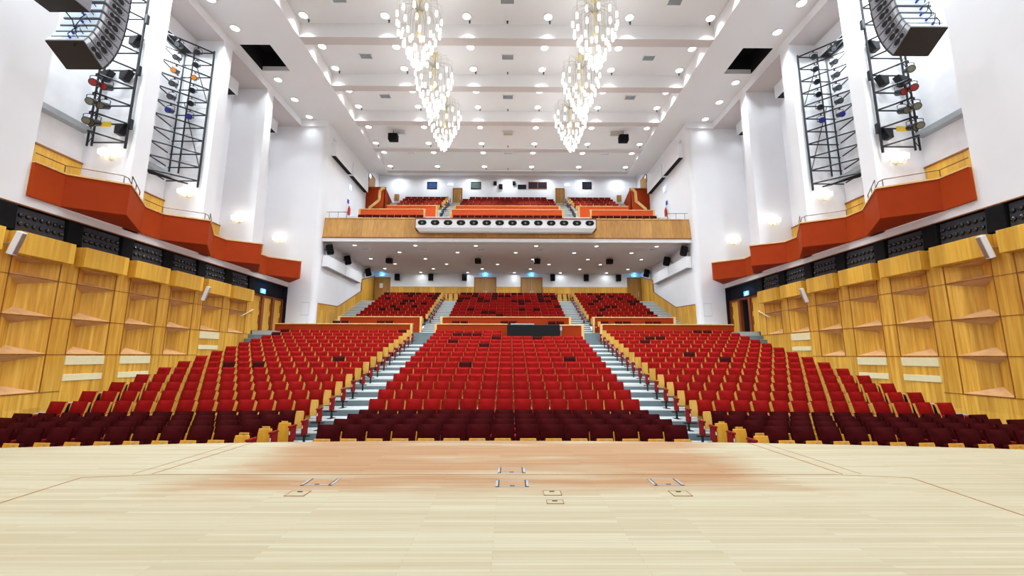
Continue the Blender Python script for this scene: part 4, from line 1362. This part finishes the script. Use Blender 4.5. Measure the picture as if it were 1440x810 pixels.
# stair enclosures at the sides of the upper balcony
def stair_enclosure(s):
    t = thing('stair_enclosure', 'terracotta stair enclosure with oak stepped handrail, upper balcony %s' % SIDE[s], 'stair enclosure', (s * 11.6, 34.0, 12.1))
    def X(x): return s * (x - 11.6)
    b = MB()
    x0, x1 = sorted((X(10.75), X(W2 - .02)))
    b.box(x0, x1, 1.2, 1.3, 0, 4.0, 'terra_dark'); b.build('front_panel', t)
    x0, x1 = sorted((X(10.72), X(10.82)))
    b = MB(); b.prism([(1.2, 0), (4.4, 1.2), (4.4, 3.2), (1.2, 4.0)], x0, x1, 'terra_dark', lambda a, z, c: (c, a, z)); b.build('side_panel', t)
    b = MB(); x0, x1 = sorted((X(10.7), X(W2 - .02))); b.box(x0, x1, 1.15, 1.35, 4.0, 4.07, 'trimwood'); b.build('top_cap', t)
    # lower flight: sloping terracotta wall with a stepped pale cap
    x0, x1 = sorted((X(10.9), X(10.98)))
    prof = [(X(11.9), .0), (X(11.9), 1.55), (X(11.75), 1.9), (X(11.0), 2.55), (X(10.95), 3.45), (X(10.7), 3.75), (X(10.7), 0)]
    b = MB(); b.prism(prof, .55, .65, 'terra', lambda a, z, c: (a, c, z)); b.build('flight_panel', t)
    b = MB()
    pts = [(X(11.9), 0.3), (X(11.9), 1.55), (X(11.78), 1.95), (X(11.02), 2.62), (X(10.98), 3.45), (X(10.7), 3.78)]
    for i in range(5):
        p, q = Vector(pts[i]), Vector(pts[i + 1]); d = (q - p).normalized(); n = Vector((-d.y, d.x)) * .11
        quad = [p + n, q + n + d * .05, q - n + d * .05, p - n]
        b.prism([tuple(v) for v in quad], .5, .7, 'oak_light', lambda a, z, c: (a, c, z))
    b.build('stepped_cap', t)
    # upper side door
    d = thing('door_%d' % (20 if s < 0 else 21), None, None, (s * (W2 - .03), 35.7, 16.0)); struct(d)
    b = MB(); b.box(-.04, .03, 0, 1.5, 0, 1.75, 'oak_facia'); l = b.build('leaf', d)
    b = MB(); b.box(-.05, .04, -.07, 0, 0, 1.8, 'trimwood'); b.box(-.05, .04, 1.5, 1.57, 0, 1.8, 'trimwood'); b.box(-.05, .04, -.07, 1.57, 1.75, 1.82, 'trimwood'); b.build('frame', d)
    # handrail at the balcony end and the extinguisher
    r = thing('guard_rail', 'thin dark guard rail at the %s end of the balcony fascia' % SIDE[s], 'rail', (s * 11.7, 27.8, 10.84))
    b = MB(); b.tube([(X(12.4) - X(11.7), 0, .45), (X(10.9) - X(11.7), 0, .45)], .018, 'rail', 6)
    b.build('top_bar', r)
    for xx in (12.2, 11.6, 11.0):
        b = MB(); b.tube([(X(xx) - X(11.7), 0, 0), (X(xx) - X(11.7), 0, .45)], .014, 'rail', 6); b.build('post', r)
    e = thing('fire_extinguisher', 'red fire extinguisher under a blue sign on the upper %s wall' % SIDE[s], 'fire extinguisher', (s * (W2 - .14), 31.4, 12.3))
    b = MB(); b.lathe([(.09, 0), (.1, .05), (.1, .5), (.06, .6), (.03, .64)], 'extinguisher', n=14); b.build('cylinder', e, smooth=True)
    b = MB(); b.tube([(0, 0, .64), (0, -.08, .7), (0, -.14, .6), (0, -.13, .2)], .018, 'black', 6); b.box(-.02, .02, -.1, .05, .66, .7, 'black'); b.build('hose', e)
    b = MB(); b.box(*sorted((s * .10, s * .13)), -.15, .15, .95, 1.25, 'blue'); b.build('sign', e)
for s in (-1, 1): stair_enclosure(s)

# white trunking boxes on the rear side walls, with perforated strip above
def trunk_box(s, y0, y1, z0, z1, label, slot):
    t = thing('vent_box', label, 'ventilation box', (s * W2, y0, z0), 0, 'white ventilation boxes')
    L = y1 - y0; d = .36
    b = MB(); b.box(*sorted((-s * d, 0)), 0, L, 0, z1 - z0, 'white'); b.build('housing', t, bevel=.01, seg=1)
    b = MB(); b.box(*sorted((-s * (d - .03), -s * .02)), .03, L - .03, -.012, -.001, 'void' if slot else 'greymetal'); b.build('slot', t)
    b = MB()
    n = 26
    for i in range(n):
        for k in range(3):
            yy = .15 + (L - .3) * i / (n - 1)
            b.box(*sorted((-s * .012, -s * .001)), yy, yy + .04, z1 - z0 + .12 + .12 * k, z1 - z0 + .16 + .12 * k, 'speaker_grey')
    tag(b.build('perforated_strip', t), 'rows of small holes in the wall', kind='stuff')
for s in (-1, 1):
    trunk_box(s, 27.9, 31.0, 15.45, 16.5, 'white box with a black slot high on the %s side wall, nearer one' % SIDE[s], True)
    trunk_box(s, 31.25, 34.7, 15.45, 16.5, 'white box with a black slot high on the %s side wall, farther one' % SIDE[s], True)
    trunk_box(s, 27.75, 30.9, 7.47, 8.25, 'white ventilation box under the balcony on the %s wall, nearer one' % SIDE[s], False)
    trunk_box(s, 31.0, 34.4, 7.47, 8.25, 'white ventilation box under the balcony on the %s wall, farther one' % SIDE[s], False)

# lamps, speakers under the balcony
UROWS = [(28.5, [-10.6, -6.4, -2.2, 2.0, 6.2, 10.4]), (30.45, [-8.0, -3.7, .6, 4.95, 9.2]), (32.6, [-10.8, -6.5, -2.2, 2.0, 6.35, 10.6]),
         (34.5, [-9.4, -5.1, -.85, 3.45, 7.75]), (36.4, [-10.8, -6.55, -2.25, 2.0, 6.35, 10.6]), (38.1, [-8.0, -3.7, .6, 4.85, 9.1])]
for i, (y, xs) in enumerate(UROWS):
    for j, x in enumerate(xs):
        downlight(x, y, ZS - .002, 'small lit downlight under the balcony, %s row from the front, %s from the left' % (ORD[i + 1], ORD[j + 1]), 28 if i < 5 else 6, .13, 'downlights under the balcony', 175)
for j, x in enumerate((-10.2, -6.0, -1.9, 2.3, 6.5, 10.6)):
    vent(x, 29.5, ZS - .001, .3, .16, 'small soffit grille under the balcony front, %s from the left' % ORD[j + 1], 'speaker_grey', 'soffit grilles')
for j, x in enumerate((-9.2, -2.3, 2.3, 7.95)):
    hung_speaker(x, 32.1, ZS, 'black loudspeaker hung from the balcony soffit, %s from the left' % ORD[j + 1], .48, .36, .4, .12, 'soffit speakers')
for j, x in enumerate((-10.2, -7.1, -4.0, 4.15, 7.25, 10.25)):
    t = thing('wall_speaker', 'black loudspeaker on the rear stalls wall, %s from the left' % ORD[j + 1], 'loudspeaker', (x, BACK, 8.72), 0, 'speakers on the rear wall')
    b = MB(); b.prism([(-.22, -.42), (.22, -.42), (.2, -.1), (-.2, -.1)], -.3, .3, 'black'); c = b.build('cabinet', t, bevel=.02)
    b = MB(); b.box(-.19, .19, -.432, -.42, -.26, .26, 'black'); b.build('grille', t)
    b = MB(); b.box(-.03, .03, -.12, 0, .1, .36, 'iron'); b.build('bracket', t)
for s in (-1, 1):
    for j, y in enumerate((28.0, 31.2, 35.9)):
        t = thing('side_speaker', 'black loudspeaker on the %s wall under the balcony, %s from the front' % (SIDE[s], ORD[j + 1]), 'loudspeaker', (s * (W2 - .012), y, 8.68), 0, 'side wall speakers')
        mt = Matrix.Translation((-s * .34, 0, 0)) @ Matrix.Rotation(-s * .5, 4, 'Z') @ Matrix.Rotation(s * .25, 4, 'Y')
        b = MB(); b.box(-.2, .2, -.24, .24, -.32, .32, 'black', mt); b.build('cabinet', t, bevel=.025)
        b = MB(); b.box(*sorted((-s * .212, -s * .2)), -.2, .2, -.28, .28, 'black', mt); b.build('grille', t)
        b = MB(); b.tube([(0, 0, 0), (-s * .3, 0, 0)], .03, 'iron', 8); b.build('bracket', t)

# white column speakers on the oak wall and the short handrails by the doors
for s in (-1, 1):
    for j, (y, z) in enumerate(((11.72, 4.72), (19.35, 4.40))):
        t = thing('column_speaker', 'white column speaker tilted on the %s oak wall, %s the stage' % (SIDE[s], ('nearer', 'farther from')[j]), 'loudspeaker', (s * W, y, z), 0, 'white column speakers')
        mt = Matrix.Translation((-s * .36, 0, 0)) @ Matrix.Rotation(-s * .30, 4, 'Y') @ Matrix.Rotation(-s * .35, 4, 'Z')
        b = MB(); b.box(-.07, .07, -.10, .10, -.34, .34, 'white', mt); b.build('cabinet', t, bevel=.012)
        b = MB(); b.box(*sorted((-s * .078, -s * .07)), -.08, .08, -.31, .31, 'chrome', mt); b.build('grille', t)
        b = MB(); b.tube([(0, .0, 0), (-s * .3, 0, 0)], .025, 'greymetal', 8); b.build('bracket', t)
    b = MB(); b.tube([(0, 0, 0), (-s * .08, 0, 0), (-s * .08, -.9, -.42), (0, -.9, -.42)], .03, 'cream', 8)
    o = b.build('wall_handrail', smooth=True); o.location = (s * W, 23.5, 4.1)
    tag(o, 'short pale sloping handrail at the end of the %s oak wall' % SIDE[s], 'handrail', 'short handrails')

# small grey speakers on the box linings
for s in (-1, 1):
    for k in range(3):
        yy = 12.5 + PER * k
        b = MB(); b.prism([(-.16, -.2), (.2, -.22), (.16, .2), (-.12, .2)], -.22, .22, 'speaker_grey' if s < 0 or k else 'blue', lambda a, z, c: (c * .8, a, z))
        o = b.build('small_speaker', bevel=.02); o.location = (s * (W + 1.72), yy, 9.2)
        tag(o, 'small dark wedge speaker above the oak lining of the %s balcony, %s side' % (ORD[k + 1], SIDE[s]), 'loudspeaker', 'small wedge speakers')

# ------------------------------------------------------------------ lighting frames in the first two bays
def spotlight(loc, rz, pitch, label, gel='lens', size=1.0):
    t = thing('stage_spotlight', label, 'spotlight', loc, rz, 'stage spotlights on the side frames')
    t.scale = (size,) * 3
    mt = Matrix.Translation((0, 0, -.30)) @ Matrix.Rotation(pitch, 4, 'X')
    b = MB()
    c0 = mt @ Vector((0, .2, 0)); c1 = mt @ Vector((0, .12, 0)); c2 = mt @ Vector((0, -.16, 0)); c3 = mt @ Vector((0, -.2, 0))
    b.tube([c0, c1, c2, c3], [.06, .105, .115, .125], 'iron', 14)
    bd = b.build('body', t, smooth=True)
    b = MB(); b.tube([mt @ Vector((0, -.198, 0)), mt @ Vector((0, -.212, 0))], .1, gel, 14); b.build('lens', bd)
    b = MB(); b.tube([(-.15, 0, -.30), (-.15, 0, -.1), (-.08, 0, -.06), (.08, 0, -.06), (.15, 0, -.1), (.15, 0, -.30)], .012, 'iron', 6)
    b.tube([(-.17, 0, -.30), (-.1, 0, -.30)], .022, 'iron', 6); b.tube([(.17, 0, -.30), (.1, 0, -.30)], .022, 'iron', 6); b.build('yoke', t)
    b = MB(); b.box(-.025, .025, -.03, .03, -.06, .03, 'iron'); b.build('clamp', t)
    return t
def frame_rig(s, k):
    y = fin_y(k)[0] - .18
    if k == 0:
        xo, xi, zs, lev, dz, nlev = 14.42, 15.7, 9.3, 9.54, .752, 10
        mid, bk = (15.05, y - .85), None
    else:
        xo, xi, zs, lev, dz, nlev = 14.5, 15.55, 9.35, 9.67, .667, 11
        mid, bk = (15.85, y - 1.35), (16.0, y - .15)
    t = thing('lighting_frame', 'black steel lighting frame in the %s wall bay on the %s' % (ORD[k + 1], SIDE[s]), 'lighting rig', (s * xo, y, zs), 0, 'lighting frames')
    def L(x, yy, z): return (s * (x - xo), yy - y, z - zs)
    ztop = lev + dz * (nlev - 1) + .1
    b = MB(); b.tube([L(xo, y, zs), L(xo, y, ztop)], .045, 'iron', 8); b.build('outer_post', t)
    for xx in ((xi, xi + .18) if k == 0 else (xi - .06, xi + .38)):
        b = MB(); b.tube([L(xx, y, zs + (.1 if k == 0 else .7)), L(xx, y, ztop)], .035, 'iron', 8); b.build('inner_post', t)
    if k == 0:
        b = MB()
        for i in range(24):
            za = zs + .2 + i * .28
            if za + .28 < ztop: b.tube([L(xi if i % 2 else xi + .18, y, za), L(xi + .18 if i % 2 else xi, y, za + .28)], .014, 'iron', 5)
        b.build('lattice', t)
    for i in range(nlev):
        z = lev + dz * i
        b = MB(); b.tube([L(xo, y, z), L(xi + (.0 if k == 0 else .45), y, z)], .03, 'iron', 6)
        b.tube([L(xo, y, z + .01), L(mid[0], mid[1], z + .01)], .034, 'iron', 6)
        if bk: b.tube([L(mid[0], mid[1], z + .01), L(bk[0], bk[1], z + .01)], .03, 'iron', 6)
        b.build('rung', t)
    if k == 1:
        b = MB(); b.tube([L(xo - .0 + .05, y, lev + .7), L(xi + .1, y, lev + dz * 6)], .02, 'iron', 6); b.tube([L(xo + .05, y, lev + dz * 6), L(xi, y, ztop - .1)], .02, 'iron', 6); b.build('brace', t)
        # folded pack of bars at the foot
        b = MB()
        for i in range(5):
            b.tube([L(xo + .35 + .06 * i, y - .15 - .05 * i, zs + .12), L(mid[0] - .1, mid[1] - .05 * i + .1, zs + .16 + .03 * i)], .035, 'iron', 6)
        b.build('bar_pack', t)
    else:
        for i in range(0, nlev, 1):
            if i % 3 == 1:
                z = lev + dz * i
                b = MB(); b.box(*sorted((L(xo - .12, y, z)[0], L(xo - .04, y, z)[0])), -.06, .06, L(0, 0, z)[2] - .2, L(0, 0, z)[2] + .2, 'iron')
                b.build('wall_bracket', t)
    lamps = []
    if k == 0:
        data = [(0.45, 3, 'gel_red', 15.35), (.6, 3, 'gel_red', 14.85), (.3, 2, 'lens', 15.3), (.6, 2, 'lens', 14.85), (.3, 1, 'lens', 15.5), (.6, 1, 'lens', 14.95), (.5, 4, 'lens', 15.2)]
        for q, (fy, lv, gel, x) in enumerate(data):
            z = lev + dz * lv - .03
            f = (x - xo) / (mid[0] - xo); f = min(f, 1.0)
            yy = y + (mid[1] - y) * f
            spotlight((s * min(x, mid[0]), yy, z), s * -.5 + PI * 0 + s * (.35 if q % 2 else 0), .45, '%s spotlight on rung %s of the first %s lighting frame, %s' % ({'gel_red': 'red-fronted', 'lens': 'black round'}[gel], ORD[lv + 1], SIDE[s], ('inner', 'outer')[q % 2] if q < 6 else 'topmost'), gel, 1.1)
        # black triangular pole-mount brackets on the frame
        for q, lv in enumerate((1, 4, 6)):
            z = lev + dz * lv - .1
            for x in ((14.75, 15.5) if lv == 4 else (14.6,)):
                b = MB(); b.prism([(-.18, -.02), (.2, -.1), (.2, -.42), (.02, -.42)], -.14, .14, 'iron', lambda a, zz, c: (s * a, c, zz))
                o = b.build('pole_bracket', bevel=.012, seg=1); o.location = (s * x, y - .02, z + .08)
                tag(o, 'black triangular bracket under rung %s of the first %s frame, %s' % (ORD[lv + 1], SIDE[s], 'inner' if x > 15 else 'outer'), 'pole bracket', 'black triangular brackets')
        b = MB(); b.box(-.2, .2, -.03, .03, -.1, .1, 'gel_yellow'); o = b.build('yellow_filter_frame', bevel=.01, seg=1); o.location = (s * 15.1, y - .2, lev + dz - .12)
        tag(o, 'yellow filter frame low on the first %s lighting frame' % SIDE[s], 'filter frame')
    else:
        gels = {8: 'gel_orange', 5: 'gel_blue'}
        for lv in (10, 9, 8, 7, 6, 5):
            for q, x in enumerate((14.95, 15.45)):
                gel = gels.get(lv, 'glass_dark')
                gel = 'glass_dark' if (s > 0 and gel == 'gel_orange') else gel
                z = lev + dz * lv - .03
                f = (x - xo) / (mid[0] - xo); yy = y + (mid[1] - y) * f
                spotlight((s * x, yy, z), -s * .55 + s * .3 * q, .4, '%s spotlight on rung %s of the second %s lighting frame, %s' % ({'gel_orange': 'orange-fronted', 'gel_blue': 'blue-fronted', 'glass_dark': 'black'}[gel], ORD[lv + 1], SIDE[s], ('outer', 'inner')[q]), gel, 1.05)
for s in (-1, 1):
    for k in (0, 1): frame_rig(s, k)

# ------------------------------------------------------------------ line arrays
def line_array(s, base, n=9):
    """curved hang of cabinets; base is the underside's stage-end centre of the lowest one"""
    wd, dp, th = 1.08, .78, .335
    cx, y, z = base
    # centre line in the (y,z) plane: pivot at the audience-side edge of every cabinet
    ang = math.radians(28)
    fy, fz = y + dp * math.cos(ang), z - dp * math.sin(ang)      # lower front edge
    for i in range(n):
        t = thing('line_array_cabinet', 'grey line-array cabinet %s of the %s hang' % (('lowest', 'second from the bottom', 'third from the bottom', 'fourth from the bottom', 'fifth from the bottom', 'sixth from the bottom', 'seventh from the bottom', 'eighth from the bottom', 'ninth from the bottom')[i], SIDE[s]), 'loudspeaker', (cx, fy, fz), 0, 'line-array cabinets')
        # local frame: f = towards the stage along the cabinet, u = upwards
        f = Vector((0, -math.cos(ang), math.sin(ang))); u = Vector((0, math.sin(ang), math.cos(ang)))
        def Lp(x, a, h): return tuple(Vector((x, 0, 0)) + f * a + u * h)
        w = wd / 2
        taper = .05
        b = MB()
        prof = [(0, .012), (dp, .012 + taper), (dp, th - .012 - taper), (0, th - .012)]
        b.prism(prof, -w, w, 'speaker_grey', lambda a, h, x: Lp(x, a, h)); b.build('cabinet', t, bevel=.012, seg=1)
        b = MB(); b.prism([(dp, .05 + taper * .6), (dp + .012, .05 + taper * .6), (dp + .012, th - .05 - taper * .6), (dp, th - .05 - taper * .6)], -w + .03, w - .03, 'speaker_pale', lambda a, h, x: Lp(x, a, h))  # pale blue puts reflected light into the plate colour
        b.build('rear_plate', t)
        b = MB(); b.prism([(-.012, .03), (0, .03), (0, th - .03), (-.012, th - .03)], -w + .02, w - .02, 'grille', lambda a, h, x: Lp(x, a, h)); b.build('front_grille', t)
        if i == 0:
            b = MB(); b.prism([(.01, -.004), (dp - .01, .042), (dp - .01, .06), (.01, .02)], -w + .01, w - .01, 'grille', lambda a, h, x: Lp(x, a, h)); b.build('bottom_plate', t)
        for k in (-1, 1):
            # handle pockets on both cheeks
            b = MB()
            for a0, r1, r2 in ((.33, .105, .085), (.5, .07, .075)):
                prof = [(a0 + r1 * math.cos(q), th / 2 + r2 * math.sin(q)) for q in [2 * PI * j / 14 for j in range(14)]]
                b.prism(prof, k * (w + .006), k * (w - .02), 'void', lambda a, h, x: Lp(x, a, h))
            ring = [(.40 + .22 * math.cos(q), th / 2 + .115 * math.sin(q)) for q in [2 * PI * j / 18 for j in range(18)]]
            b.tube([Lp(k * w, a, h) for a, h in ring + ring[:1]], .006, 'iron', 5)
            b.build('handle_pocket', t)
            b = MB(); b.prism([(.015, .02), (.05, .02), (.05, th - .02), (.015, th - .02)], k * (w + .012), k * w, 'iron', lambda a, h, x: Lp(x, a, h)); b.build('front_rigging_bar', t)
            b = MB(); b.prism([(dp - .1, .06), (dp - .02, .06), (dp - .02, th - .07), (dp - .1, th - .07)], k * (w + .012), k * w, 'chrome', lambda a, h, x: Lp(x, a, h)); b.build('rigging_plate', t)
        # plug and cable at the rear
        b = MB()
        b.tube([Lp(.12 - .05 * (i % 3), dp + .02, th * .5), Lp(.12, dp + .12, th * .55), Lp(.2 + .1 * (i % 2), dp + .16, th * .9), Lp(.3, dp + .1, th * .7), Lp(.34, dp + .01, th * .5)], .012, 'iron', 6)
        c = b.build('cable', t, smooth=True)
        b = MB(); b.tube([Lp(.12 - .05 * (i % 3), dp + .01, th * .5), Lp(.12 - .05 * (i % 3), dp + .08, th * .5)], .03, 'blue', 8); b.build('plug', c)
        # next: step up along the front edge
        nf = Vector((0, fy, fz)) + u * th
        ang2 = max(ang - math.radians((6.5, 6, 5, 4, 3, 2, 1.5, 1, 1)[i]), 0)
        fy, fz, ang = nf.y, nf.z, ang2
line_array(-1, (-12.33, 10.6, 10.22)); line_array(1, (12.12, 10.6, 10.84))
def sub_cabinet():
    t = thing('subwoofer', 'dark subwoofer hanging behind the left line array at the top edge', 'loudspeaker', (-12.1, 9.7, 11.0))
    b = MB(); b.box(-.56, .56, -1.0, .75, 0, .6, 'speaker_grey'); b.build('cabinet', t, bevel=.015)
    b = MB(); b.box(-.55, .55, -.98, .74, -.012, 0, 'grille'); b.build('bottom_plate', t)
    b = MB(); b.tube([(-.3, .76, .2), (-.2, 1.0, 0), (-.1, 1.1, -.4), (0, 1.0, -.7), (.05, .95, -.9)], .016, 'iron', 6); b.build('cable', t, smooth=True)
sub_cabinet()

# ------------------------------------------------------------------ light of the stage house and the world
for x in (-9, -4.5, 0, 4.5, 9):
    for y in (-1.5, 2.0, 5.2):
        light('stage_work_light', 'AREA', (x, y, 13.0), 3, LCOL, shape='DISK', size=.8, spread=math.radians(80))
w = bpy.data.worlds.new('world'); SC.world = w; w.use_nodes = True
nt = w.node_tree
bg = nt.nodes['Background']
tc = N(nt, 'ShaderNodeTexCoord'); sp = N(nt, 'ShaderNodeSeparateXYZ')
nt.links.new(tc.outputs['Generated'], sp.inputs[0])
rp = ramp(nt, sp.outputs['Z'], [(0.0, (.22, .21, .20, 1)), (0.06, (.75, .77, .80, 1)), (0.5, (1.0, 1.02, 1.05, 1))])
nt.links.new(rp, bg.inputs['Color']); bg.inputs['Strength'].default_value = 1.2
vs = SC.view_settings
vs.view_transform = 'Standard'; vs.look = 'None'; vs.gamma = 1.0; vs.use_curve_mapping = False
vs.exposure = 0.56
try:
    SC.cycles.use_denoising = True
    SC.cycles.max_bounces = 10; SC.cycles.diffuse_bounces = 6
    SC.cycles.use_light_tree = True
except Exception: pass
